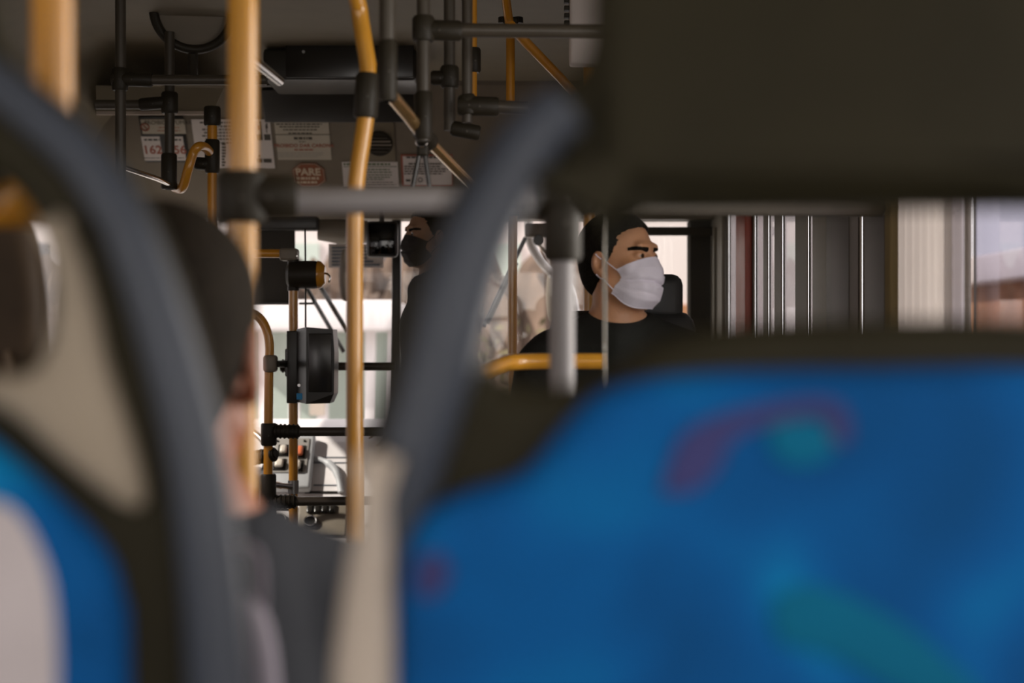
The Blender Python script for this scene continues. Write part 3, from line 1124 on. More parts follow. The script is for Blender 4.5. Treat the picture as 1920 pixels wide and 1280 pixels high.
m.box(P(578, 735, Dk - .046), P(622, 625, Dk - .044) + Vector((0, 0.006, 0)), 0.003)
m.build('front_cover', 'gauge', t)
MB().box(P(556, 749, Dk - .046), P(567, 737, Dk - .040), 0.001).build('blue_sticker', 'blue_label', t)
m = MB()
m.disc(P(561, 722, Dk - .035), (0, 1, 0), 0.006, 0.01, 14)
m.build('chrome_button', 'chrome', t)
m = MB()
m.tube([P(573, 614, 5.3), P(573, 520, 5.35), P(572, 430, 5.5)], 0.0035, 8)
tag(m.build('cable', 'black', None), 'thin black cable rising from the card reader', 'cable')

# orange-faced device above
t = thing('ticket_validator', 'black drum-shaped device with an orange face on top of the slim yellow pole', 'ticket validator', P(570, 542, DC))
m = MB()
pts = [P(x, 515, DC) for x in (538, 544, 560, 590, 602)]
m.tube(pts, [0.036, 0.050, 0.053, 0.053, 0.047], 24)
m.build('body', 'rubber', t)
m = MB()
m.tube([P(596, 515, DC), P(602, 515, DC), P(610, 515, DC)], [0.0535, 0.050, 0.032], 24)
m.build('orange_face', 'amber', t)
m = MB()
m.torus(P(610, 522, DC - 0.005), (0.3, 1, 0), 0.019, 0.004, 20, 8, -PI / 2, PI / 2)
m.build('hook', 'chrome', t)
m = MB().rod(P(550, 545, DC), P(550, 486, DC), 0.022, 16)
m.build('pole_socket', 'rubber', t)

# --- far slim pole, rail in front of the man, and the pole behind him
rail('handrail_pole', 'slim yellow pole standing left of the masked man near the front door', V(961, 5.2, P(0, 385, 5.2).z), 'yellow', 0.0172, [(P(961, 405, 5.2), P(961, 372, 5.2), 1.5)], cat='pole')
rail('handrail_crossbar', 'broad yellow top rail in front of the masked man', [Vector((P(786, 0, 2.45).x, 2.45, 0)), Vector((P(786, 0, 2.45).x, 2.45, P(0, 850, 2.45).z)), P(800, 765, 2.5), P(870, 718, 2.75), P(930, 688, 3.0), P(980, 678, 3.1), P(1138, 677, 3.1)],
     'yellow', 0.0178, [], base=Vector((P(786, 0, 2.45).x, 2.45, 0)))
rail('handrail_pole', 'wide yellow pole behind the masked man, black push-button box on it', V(1105, 4.3, CEIL), 'yellow', 0.0185, [], cat='pole')
t = thing('stop_button_box', 'small black box on the yellow pole behind the masked man', 'push button', P(1100, 516, 4.26))
MB().box(P(1088, 516, 4.24), P(1112, 478, 4.24) + Vector((0, 0.045, 0)), 0.006).build('box', 'black', t)

# partition sheet before the man
t = thing('acrylic_partition', 'clear acrylic partition sheet in front of the masked man', 'partition', P(1340, 1300, 2.98))
a, c = P(1132, 1500, 2.98), P(1560, 405, 2.98)
MB().box((a.x, 2.978, a.z), (c.x, 2.984, c.z)).build('sheet', 'acrylic', t)
a, c = P(1129, 1500, 2.98), P(1139, 405, 2.98)
MB().box((a.x, 2.972, a.z), (c.x, 2.990, c.z), 0.001).build('edge_strip', 'acrylic_edge', t)

# ================================================================== MIRRORS, BLIND, WIPERS
t = thing('sun_blind', 'black roller sun blind drawn down over the left of the windscreen', 'sun blind', P(500, 570, 6.5))
MB().box(P(430, 570, 6.52), P(553, 430, 6.52) + Vector((0, 0.012, 0)), 0.004).build('cloth', 'blind', t)
MB().box(P(430, 432, 6.48), P(596, 404, 6.48) + Vector((0, 0.06, 0)), 0.012).build('roller', 'black', t)
MB().box(P(430, 571, 6.51), P(554, 565, 6.51) + Vector((0, 0.03, 0)), 0.003).build('bottom_bar', 'black', t)

t = thing('interior_mirror', 'dark framed interior mirror below the header at centre', 'mirror', P(716, 482, 6.3))
MB().box(P(686, 482, 6.3), P(746, 414, 6.3) + Vector((0, 0.04, 0)), 0.02).build('frame', 'black', t)
MB().box(P(691, 477, 6.296), P(741, 419, 6.296) + Vector((0, 0.006, 0)), 0.003).build('mirror_glass', 'mirror', t)
m = MB()
m.tube([P(716, 420, 6.33), P(716, 398, 6.50), P(716, 392, 6.69)], 0.012, 10)
m.build('stem', 'black', t)


def oval_mirror(label, px, py, D, hw, hh, arm):
    t = thing('oval_mirror', label, 'mirror', P(px, py + hh, D))
    c = P(px, py, D)
    a, b_ = hw / F * D, hh / F * D
    rows = []
    for i in range(13):
        ph = PI * i / 12
        rows.append([c + Vector((a * math.sin(ph) ** 0.6 * math.cos(th), 0.035 * math.sin(ph) ** 0.6 * math.sin(th) + 0.0, b_ * math.cos(ph))) for th in
                     [2 * PI * k / 24 for k in range(25)]])
    MB().grid(rows).build('shell', 'taupe', t)
    m = MB()
    m.tube(arm, 0.009, 10)
    m.build('arm', 'taupe', t)
    return t


oval_mirror('taupe long oval mirror back clipped to the left of the bent yellow pole', 652, 515, 3.0, 16, 50,
            [P(655, 500, 3.0), P(664, 500, 2.93)])
oval_mirror('taupe oval mirror back outside by the grey post', 1042, 552, 7.4, 18, 54, [P(1040, 520, 7.4), P(1034, 480, 7.4), P(1004, 452, 7.3), P(992, 420, 7.1)])
t = thing('mirror_arm', 'curved white mirror arm outside the windscreen beside the grey post', 'mirror arm', P(1090, 620, 7.3))
m = MB()
m.tube(spline([P(986, 400, 6.90), P(990, 412, 7.1), P(994, 452, 7.15), P(1012, 486, 7.2), P(1032, 508, 7.3), P(1066, 538, 7.3), P(1082, 600, 7.3), P(1096, 640, 7.3)], 6), 0.024, 14)
m.build('arm', 'carpaint', t)
t = thing('door_mechanism_box', 'small grey box with a round black eye above the windscreen corner', 'sensor box', P(1010, 445, 6.7))
MB().box(P(984, 444, 6.66), P(1030, 418, 6.66) + Vector((0, 0.06, 0)), 0.01).build('box', 'taupe', t)
m = MB()
m.disc(P(1010, 450, 6.655), (0, 1, 0), 0.026, 0.02, 20)
m.build('lens', 'gauge', t)


def wiper(label, a, b, c, d):
    t = thing('windscreen_wiper', label, 'wiper', min((a, b), key=lambda q: q.z), 'windscreen wipers')
    m = MB()
    m.tube([a, b], 0.011, 8)
    m.build('arm', 'black', t)
    m = MB()
    m.tube([c, d], 0.012, 8)
    m.build('blade', 'black', t)


wiper('pair of dark parallel wiper arms right of the card reader', P(566, 524, 6.9), P(645, 660, 6.9), P(590, 520, 6.89), P(652, 622, 6.89))
wiper('long dark wiper slanting up to the right before the brown bank', P(905, 612, 6.92), P(985, 445, 6.92), P(912, 606, 6.90), P(968, 492, 6.90))
t = thing('window_bracket', 'thin dark bracket bar behind the card reader cable', 'bracket', P(600, 569, 6.9))
MB().box(P(560, 571, 6.88), P(590, 566, 6.88) + Vector((0, 0.02, 0)), 0.002).build('bar', 'black', t)
t = thing('window_bar', 'dark horizontal bar across the bright front window right of the masked man', 'bar', P(1260, 442, 6.74))
MB().box(P(1205, 441, 6.74), P(1345, 425, 6.74) + Vector((0, 0.03, 0)), 0.006).build('bar', 'frame', t)

t = thing('windscreen_permit', 'white framed permit sheet stuck high inside the windscreen', 'permit', P(670, 502, 6.84))
MB().box(P(616, 502, 6.835), P(719, 457, 6.835) + Vector((0, 0.003, 0))).build('sheet', 'paper_white', t)
m = MB()
for k in range(6):
    m.box(P(622, 498 - 6.4 * k, 6.832), P(712 - (k % 3) * 12, 494.5 - 6.4 * k, 6.832) + Vector((0, 0.002, 0)))
m.build('print', 'dash_dark', t)
m = MB().box(P(560, 462, 6.6), P(686, 392, 6.6) + Vector((0, 0.05, 0)), 0.03)
m = MB()
m.tube([P(598, 430, 6.62), P(640, 434, 6.62), P(690, 434, 6.62)], [0.05, 0.06, 0.05], 16)
tag(m.build('visor_roll', 'taupe', None), 'rolled taupe sun visor above the permit sheet', 'sun visor')

# ================================================================== DASHBOARD
t = thing('dashboard', 'pale sunlit dashboard top with panel lines and a shadow arc shaped as a grey bead', 'dashboard', (P(560, 0, 6.4).x, 6.4, 0))
zt = 0.86
xd0, xd1 = XL + 0.02, P(735, 0, 6.4).x + 0.3
m = MB()
prof_ = [(6.05, 0.0), (6.05, 0.42), (6.12, 0.47), (6.38, 0.80), (6.46, zt), (6.80, zt + 0.02), (6.80, 0.0)]
m.add([(x, y, z) for x in (xd0, xd1) for y, z in prof_],
      [list(range(7))[::-1], list(range(7, 14))] + [[k, (k + 1) % 7, 7 + (k + 1) % 7, 7 + k] for k in range(7)])
m.build('body', 'dash', t, smooth=False)


def Dsl(px, py, off=0.0):
    """point on the sloping dashboard face"""
    s_ = (0.80 - 0.47) / (6.38 - 6.12)
    # 1.25 + (640-py)/F*D = 0.47 + s_*(D-6.12)
    D = (CAM_Z - 0.47 + s_ * 6.12) / (s_ - (640 - py) / F)
    nrm = Vector((0, -s_, 1)).normalized()
    return P(px, py, D) + nrm * off


DN = Vector((0, -1.269, 1)).normalized()
DU = Vector((0, 1, 1.269)).normalized()


def dbox(m, x0, y0, x1, y1, o0, o1, bev=0.0):
    a, c = Dsl(x0, y0), Dsl(x1, y1)
    mid = (a + c) / 2
    m.obox(mid + DN * (o0 + o1) / 2, (HX, DU, DN), (abs(c.x - a.x), abs((c - a).dot(DU)), o1 - o0), bev)
    return m


for y in (857, 867):
    dbox(MB(), 586, y, 668, y + 1.4, 0.0, 0.004).build('panel_line', 'dash_dark', t)
dbox(MB(), 588, 909, 640, 910.5, 0.0, 0.004).build('panel_line', 'dash_dark', t)
dbox(MB(), 572, 922, 640, 925, 0.0, 0.008).build('panel_line', 'black', t)
m = MB()
m.tube(spline([Dsl(584, 860, .01), Dsl(612, 870, .02), Dsl(632, 890, .02), Dsl(640, 925, .01)], 6), [0.012] * 7 + [0.018] * 7 + [0.014] * 5, 10)
m.build('shadow_arc', 'dash_grey', t)  # stands in for the curved shadow across the sunlit panel
t = thing('switch_panel', 'grey switch panel with cream and orange buttons behind the slim yellow pole', 'control panel', Dsl(548, 905))
dbox(MB(), 515, 822, 583, 925, 0.002, 0.05, 0.012).build('plate', 'dash_grey', t)
dbox(MB(), 519, 834, 577, 898, 0.05, 0.056, 0.004).build('inner_plate', 'seal', t)
for (x, y, w_, h_, mt) in ((535, 858, 11, 14, 'knob'), (565, 861, 11, 17, 'knob_red'), (527, 884, 14, 14, 'knob'), (562, 887, 9, 15, 'knob')):
    bz = dbox(MB(), x - w_ / 2 - 4, y - h_ / 2 - 4, x + w_ / 2 + 4, y + h_ / 2 + 4, 0.056, 0.060, 0.003).build('bezel', 'gauge', t)
    dbox(MB(), x - w_ / 2, y - h_ / 2, x + w_ / 2, y + h_ / 2, 0.060, 0.080, 0.01).build('button', mt, bz)
for x in (523, 574):
    m = MB()
    m.disc(Dsl(x, 840, 0.058), DN, 0.006, 0.005, 12)
    m.build('screw', 'gauge', t)
t = thing('gauge_cluster', 'white panel with a round dark dial low behind the slim yellow pole', 'gauge', Dsl(530, 1000))
dbox(MB(), 508, 948, 552, 1010, 0.002, 0.035, 0.015).build('plate', 'dash', t)
m = MB()
m.disc(Dsl(526, 984, 0.040), DN, 0.024, 0.014, 28)
m.build('dial', 'gauge', t)
m = MB()
m.torus(Dsl(526, 984, 0.044), DN, 0.026, 0.004, 28, 8)
m.build('dial_ring', 'seal', t)
dbox(MB(), 518, 962, 544, 965.5, 0.035, 0.040).build('slot', 'gauge', t)
t = thing('switch_panel', 'brownish switch panel with a row of dark rocker switches right of the dial', 'control panel', Dsl(600, 1000))
dbox(MB(), 562, 950, 650, 1012, 0.002, 0.035, 0.01).build('plate', 'taupe', t)
for k in range(4):
    dbox(MB(), 578 + 14 * k, 954, 588 + 14 * k, 971, 0.035, 0.050, 0.006).build('rocker_switch', 'gauge', t)
m = MB()
m.disc(Dsl(584, 988, 0.044), DN, 0.026, 0.02, 24)
m.build('dial', 'gauge', t)
m = MB()
m.torus(Dsl(584, 988, 0.052), DN, 0.026, 0.003, 24, 8)
m.build('dial_ring', 'chrome', t)

# steering wheel and column
t = thing('steering_wheel', 'dark steering wheel mostly hidden behind the passenger at left', 'steering wheel', P(420, 900, 5.75))
ax = Vector((0, -0.55, 0.8))
cw = P(398, 862, 5.75)
m = MB()
m.torus(cw, ax, 0.225, 0.014, 56, 12)
m.build('rim', 'steel', t)
m = MB()
for k in range(3):
    u_ = ax.normalized().orthogonal().normalized()
    w_ = ax.normalized().cross(u_)
    a_ = 2 * PI * k / 3 + 0.4
    m.rod(cw - ax.normalized() * 0.03, cw + (u_ * math.cos(a_) + w_ * math.sin(a_)) * 0.222, 0.010, 10)
m.build('spokes', 'black', t)
m = MB()
m.disc(cw - ax.normalized() * 0.03, ax, 0.06, 0.04, 24)
m.build('hub', 'black', t)
m = MB()
m.rod(cw - ax.normalized() * 0.04, cw - ax.normalized() * 0.45, 0.035, 16)
m.build('column', 'black', t)
t = thing('console_bin', 'dark blue-grey console bin standing left of the slim yellow poles', 'console', (P(475, 0, 5.6).x, 5.6, 0))
MB().box((P(440, 0, 5.6).x, 5.5, 0), (P(492, 0, 5.6).x, 5.75, P(0, 880, 5.6).z), 0.03).build('body', 'dash_dark', t)

# ================================================================== OUTSIDE
GZ = -0.75
m = MB().box((-60, -25, GZ - 0.1), (60, 90, GZ))
tag(m.build('street_ground', 'asphalt', None, origin=(0, 0, GZ)), kind='structure')
DS = 13.0
t = thing('roadside_building', 'low white building with a deep white fascia over pale green glazing and white columns', 'building', (-4.2, DS, GZ))
m = MB()
x0, x1 = P(380, 0, DS).x, P(752, 0, DS).x
zf0, zf1 = P(0, 622, DS).z, P(0, 566, DS).z
m.box((x0, DS - 0.6, zf0), (x1, DS + 4, zf1), 0.03)
m.build('fascia', 'render_white', t)
MB().box((x0, DS + 0.2, GZ), (x1, DS + 0.3, zf0)).build('glazing', 'pale_green', t)
for px in (470, 503, 560, 612, 700, 742):
    a = P(px, 0, DS)
    MB().box((a.x - 0.045, DS - 0.3, GZ), (a.x + 0.045, DS - 0.2, zf0)).build('column', 'render_white', t)
MB().box((x0, DS - 0.45, P(0, 806, DS).z - .3), (x1, DS - 0.3, P(0, 800, DS).z), 0.02).build('low_wall', 'render_white', t)
MB().box((P(590, 0, DS).x, DS - 0.33, P(0, 775, DS).z), (P(618, 0, DS).x, DS - 0.31, P(0, 735, DS).z)).build('notice_panel', 'trim', t)

# brown bank
rr = random.Random(5)
rows = []
for i in range(14):
    row = []
    for k in range(60):
        x = -9 + 10.2 * k / 59
        y = 20 + 5.0 * i / 13
        z = GZ + 3.1 * math.sin(PI / 2 * min(1, i / 9)) + rr.uniform(-0.16, 0.16) * min(i, 3)
        row.append(Vector((x, y, z)))
    rows.append(row)
rows.append([Vector((p.x, p.y + 0.1, GZ)) for p in rows[-1]])
tag(MB().grid(rows).build('earth_bank', 'earth', None), 'brown earth bank with dry growth beyond the windscreen', 'earth bank')
for k in range(6):
    c = Vector((-3.6 + k * 0.9 + rr.uniform(-.2, .2), 20.6 + rr.uniform(-.4, .8), 0))
    c.z = GZ + 1.15 + rr.uniform(0, .5)
    m = MB()
    for j in range(150):
        d = Vector((rr.gauss(0, .35), rr.gauss(0, .3), abs(rr.gauss(0, .32))))
        q = c + d
        u_ = Vector((rr.uniform(-1, 1), rr.uniform(-1, 1), rr.uniform(-.6, 1))).normalized() * 0.11
        w_ = u_.orthogonal().normalized() * 0.05
        m.add([q - u_, q + w_, q + u_, q - w_], [[0, 1, 2, 3]])
    o = m.build('dry_shrub', 'shrub', None, smooth=False)
    tag(o, 'low dry shrub growing on the brown earth bank', 'shrub', 'dry shrubs on the earth bank')

t = thing('pale_building', 'tall pale building above the brown bank, seen through the windscreen', 'building', (-1.5, 34, GZ))
MB().box((-16, 34, GZ), (3.0, 40, 5.2)).build('facade', 'render_pink', t)
for k in range(11):
    f_ = MB().box((-15 + 1.6 * k, 33.93, 2.5), (-14.2 + 1.6 * k, 34.02, 3.6)).build('window', 'carglass' if k % 3 else 'pale_green', t)
MB().box((-16, 33.8, 1.7), (3.0, 34.0, 2.0)).build('band', 'render_white', t)
t = thing('pink_building', 'bright pale pink house wall right of the masked man with an orange base', 'building', (4, 27, GZ))
MB().box((2.3, 27, GZ), (3.6, 33, 5.6)).build('facade', 'render_pink', t)
MB().box((2.3, 26.9, GZ), (3.6, 27.0, 1.95)).build('orange_base', 'brick', t)
t = thing('low_shop', 'low pale building with a brown tiled eave at far right', 'building', (8, 18, GZ))
MB().box((6.5, 15.5, GZ), (12, 21.5, P(0, 525, 18).z)).build('facade', 'brick', t)
MB().box((6.2, 15.2, P(0, 526, 18).z), (12.3, 21.8, P(0, 470, 18).z), 0.05).build('parapet', 'render_pink', t)
for k in range(3):
    MB().box((6.42, 16.2 + 1.9 * k, GZ + .2), (6.52, 17.2 + 1.9 * k, GZ + 1.7)).build('door', 'carglass', t)


def car(label, x, y, rz, s=1.0):
    t = thing('car', label, 'car', (x, y, GZ), rotz=rz)
    t.scale = (s, s, s)
    W = world_of(t)
    prof = [(-2.1, .35), (-2.15, .75), (-1.9, .95), (-1.2, 1.02), (-0.6, 1.42), (0.7, 1.45), (1.5, 1.05), (2.1, .95), (2.15, .5), (2.05, .3)]
    lo = spline([Vector((a, 0, b)) for a, b in prof], 4)
    rows = []
    for k, yy in enumerate((-0.82, -0.78, -0.6, 0, 0.6, 0.78, 0.82)):
        sh = (0.90, 0.97, 1, 1, 1, 0.97, 0.90)[k]
        rows.append([W @ Vector((p.x * (0.97 + .03 * sh), yy * (1 if p.z < 1.0 else 0.86), 0.3 + (p.z - 0.3) * sh)) for p in lo])
    m = MB().grid(rows)
    n_ = len(lo)
    m.add(rows[0], [list(range(n_))])
    m.add(rows[-1], [list(range(n_))[::-1]])
    m.build('body', 'carpaint', t)
    for sy in (-1, 1):
        m = MB()
        q = [(-0.95, 1.0), (-0.5, 1.33), (0.65, 1.36), (1.2, 1.0)]
        m.add([W @ Vector((a, sy * 0.80, b)) for a, b in q] + [W @ Vector((a, sy * 0.70, b)) for a, b in q],
              [[0, 1, 2, 3], [7, 6, 5, 4]] + [[k, (k + 1) % 4, 4 + (k + 1) % 4, 4 + k] for k in range(4)])
        m.build('side_window', 'carglass', t, smooth=False)
        for wx in (-1.35, 1.35):
            m = MB()
            a = W @ Vector((wx, sy * 0.84, .31))
            b_ = W @ Vector((wx, sy * 0.66, .31))
            m.rod(a, b_, 0.31, 24, 0.03)
            wh = m.build('wheel', 'tyre', t)
            m = MB()
            m.rod(W @ Vector((wx, sy * 0.85, .31)), W @ Vector((wx, sy * 0.80, .31)), 0.18, 20, 0.01)
            m.build('hub_cap', 'steel', wh)
    return t


car('white car parked low beyond the windscreen beside the slim yellow pole', 2.35, 10.4, 0.06, 1.32)
car('white car standing before the low shop at the far right window', 5.1, 14.4, 1.35)

# ================================================================== SEATS IN FRONT
def mirx(pts, ax=560):
    return [(2 * ax - x, y) for x, y in pts]


SD = 0.82
# right seat
t = thing('bus_seat', 'nearest high-backed bus seat at right, blue patterned cover and black frame', 'seat', (0.22, SD + .1, 0))
out = [(632, 2250), (640, 1500), (655, 1150), (676, 930), (706, 760), (752, 600), (806, 455), (868, 330), (938, 235), (1010, 182), (1075, 150),
       (1108, 80), (1116, -60), (1170, -230), (1400, -290), (1900, -290), (2110, -230), (2150, -60), (2170, 300), (2200, 900), (2210, 2250)]
hole = [(922, 690), (893, 615), (885, 545), (905, 470), (945, 400), (990, 350), (1040, 318), (1090, 330), (1130, 386), (1200, 400), (2060, 396), (2085, 480),
        (2060, 596), (1800, 598), (1500, 602), (1330, 614), (1215, 648), (1140, 700), (1050, 724), (960, 716)]
plate('frame', out, SD, 0.045, 0.014, 'shell', t, [hole])
pad = [(744, 2200), (742, 1250), (754, 1070), (786, 972), (870, 920), (980, 882), (1055, 800), (1112, 742), (1190, 712), (1330, 696), (1600, 690),
       (2000, 694), (2120, 790), (2140, 1200), (2140, 2200)]
pd_ = plate('cover', pad, SD - 0.025, 0.05, 0.020, 'fabric', t)


def flat(name, label, pts, mat, parent, D, th=0.003):
    o = plate(name, pts, D, th, th * 0.4, mat, parent)
    if label:
        o['label'] = label
    return o


PF = SD - 0.025 - 0.026
flat('printed_swirl', 'purple printed arch', [(1240, 925), (1262, 850), (1300, 800), (1400, 765), (1540, 745), (1590, 775), (1592, 828), (1556, 826), (1540, 782), (1430, 800), (1370, 830),
                             (1345, 880), (1300, 920)], 'purple', pd_, PF)
flat('printed_swirl', 'teal printed sweep', [(1450, 1120), (1520, 1095), (1640, 1140), (1760, 1220), (1860, 1330), (1700, 1300), (1560, 1230), (1460, 1200)], 'teal', pd_, PF)
flat('printed_swirl', 'teal printed patch', [(1440, 800), (1500, 785), (1550, 800), (1560, 850), (1500, 875), (1450, 850)], 'teal', pd_, PF)
flat('printed_swirl', 'purple printed patch', [(780, 1050), (820, 1035), (845, 1075), (815, 1120), (780, 1110)], 'purple', pd_, PF)
# rounded grab rim along the outer side
m = MB()
path = spline([P(690, 1500, SD), P(706, 1150, SD), P(756, 930, SD), P(808, 760, SD), P(842, 640, SD), P(866, 540, SD), P(900, 440, SD), P(948, 345, SD), P(1004, 262, SD), P(1062, 212, SD)], 6)
m.tube([p + Vector((0, -0.022, 0)) for p in path], [0.016 + 0.004 * math.sin(PI * i / (len(path) - 1)) for i in range(len(path))], 16)
m.build('grab_rim', 'grab', t)
plate('lit_side_edge', [(716, 830), (732, 930), (740, 1060), (744, 1300), (748, 1700), (640, 1700), (626, 1350), (632, 1200), (658, 1030), (690, 910)], SD - 0.03, 0.04, 0.014, 'trim', t)  # beige colour stands in for light caught by the shell edge
plate('head_pad', [(1128, -220), (1122, 100), (1130, 330), (1180, 352), (1700, 356), (2120, 340), (2130, -100), (2080, -240)], SD - 0.02, 0.035, 0.014, 'shell', t)
m = MB()
m.box((P(700, 0, SD).x, SD - 0.02, 0.38), (P(2140, 0, SD).x, SD + 0.46, 0.48), 0.04)
m.build('cushion', 'fabric', t)
m = MB()
m.box((P(1200, 0, SD).x, SD + 0.05, 0.0), (P(1300, 0, SD).x, SD + 0.35, 0.40), 0.02)
m.build('pedestal', 'dark_tube', t)

# left seat
t = thing('bus_seat', 'nearest high-backed bus seat at left with inner rim painted beige where light catches and blue cover', 'seat', (-0.4, SD + .1, 0))
outl = [(500, 2250), (470, 1500), (448, 1150), (428, 930), (402, 760), (368, 620), (328, 500), (280, 390), (214, 290), (138, 205), (60, 145), (10, 80), (-20, -60), (-80, -230),
        (-300, -290), (-800, -290), (-1000, -230), (-1040, -60), (-1060, 300), (-1090, 900), (-1100, 2250)]
holel = [(92, 640), (104, 560), (98, 470), (70, 400), (20, 345), (-30, 330), (-80, 378), (-950, 378), (-970, 480), (-940, 606), (-400, 604), (-150, 625), (-20, 700), (50, 690)]
plate('frame', outl, SD, 0.045, 0.014, 'shell', t, [holel])
pd2 = plate('cover', [(245, 2200), (243, 1250), (232, 1120), (200, 1030), (120, 940), (20, 850), (-60, 790), (-200, 740), (-500, 715), (-900, 720), (-1040, 800), (-1060, 2200)],
            SD - 0.025, 0.05, 0.020, 'fabric', t)
flat('printed_swirl', 'large white printed area', [(-60, 930), (20, 950), (70, 1020), (100, 1120), (108, 1300), (90, 1500), (-200, 1500), (-260, 1200), (-180, 980)], 'palecloth', pd2, PF)
m = MB()
path = spline([P(440, 1500, SD), P(420, 1150, SD), P(396, 930, SD), P(368, 780, SD), P(330, 640, SD), P(290, 520, SD), P(244, 410, SD), P(180, 310, SD), P(100, 235, SD), P(20, 170, SD), P(-50, 120, SD)], 6)
m.tube([p + Vector((0, -0.022, 0)) for p in path], [0.019 - 0.008 * i / (len(path) - 1) for i in range(len(path))], 16)
m.build('grab_rim', 'grab', t)
plate('lit_inner_rim', [(112, 400), (150, 480), (178, 580), (200, 680), (240, 800), (266, 900), (262, 950), (200, 920), (110, 845), (30, 775), (-60, 735), (-60, 700), (20, 705), (75, 690), (104, 630), (112, 540), (100, 450)], SD - 0.028, 0.03, 0.011, 'rim_lit', t)  # light on the rim of the opening, painted as a beige plate
m = MB()
m.box((P(-1040, 0, SD).x, SD - 0.02, 0.38), (P(420, 0, SD).x, SD + 0.70, 0.465), 0.04)
m.build('cushion', 'fabric', t)
m = MB()
m.box((P(-300, 0, SD).x, SD + 0.05, 0.0), (P(-200, 0, SD).x, SD + 0.35, 0.40), 0.02)
m.build('pedestal', 'dark_tube', t)

# high brown next-row seat, added at the far left to cover the bright window
t = thing('bus_seat', 'dark brown next-row seat added to cover the bright window behind the left seat frame', 'seat', (P(-160, 0, 2.00).x, 2.15, 0))
plate('frame', [(-420, 2000), (-410, 600), (-370, 400), (-280, 350), (-60, 350), (40, 400), (78, 520), (84, 800), (90, 2000)], 2.00, 0.06, 0.025, 'brown', t)
plate('cover', [(-380, 1900), (-370, 760), (-300, 700), (-40, 700), (30, 760), (50, 1900)], 1.96, 0.03, 0.012, 'brown', t)
MB().box((P(-410, 0, 2.00).x, 2.00, 0.36), (P(80, 0, 2.00).x, 2.45, 0.46), 0.04).build('cushion', 'fabric', t)
MB().box((P(-220, 0, 2.00).x, 2.05, 0.0), (P(-120, 0, 2.00).x, 2.35, 0.40), 0.02).build('pedestal', 'dark_tube', t)

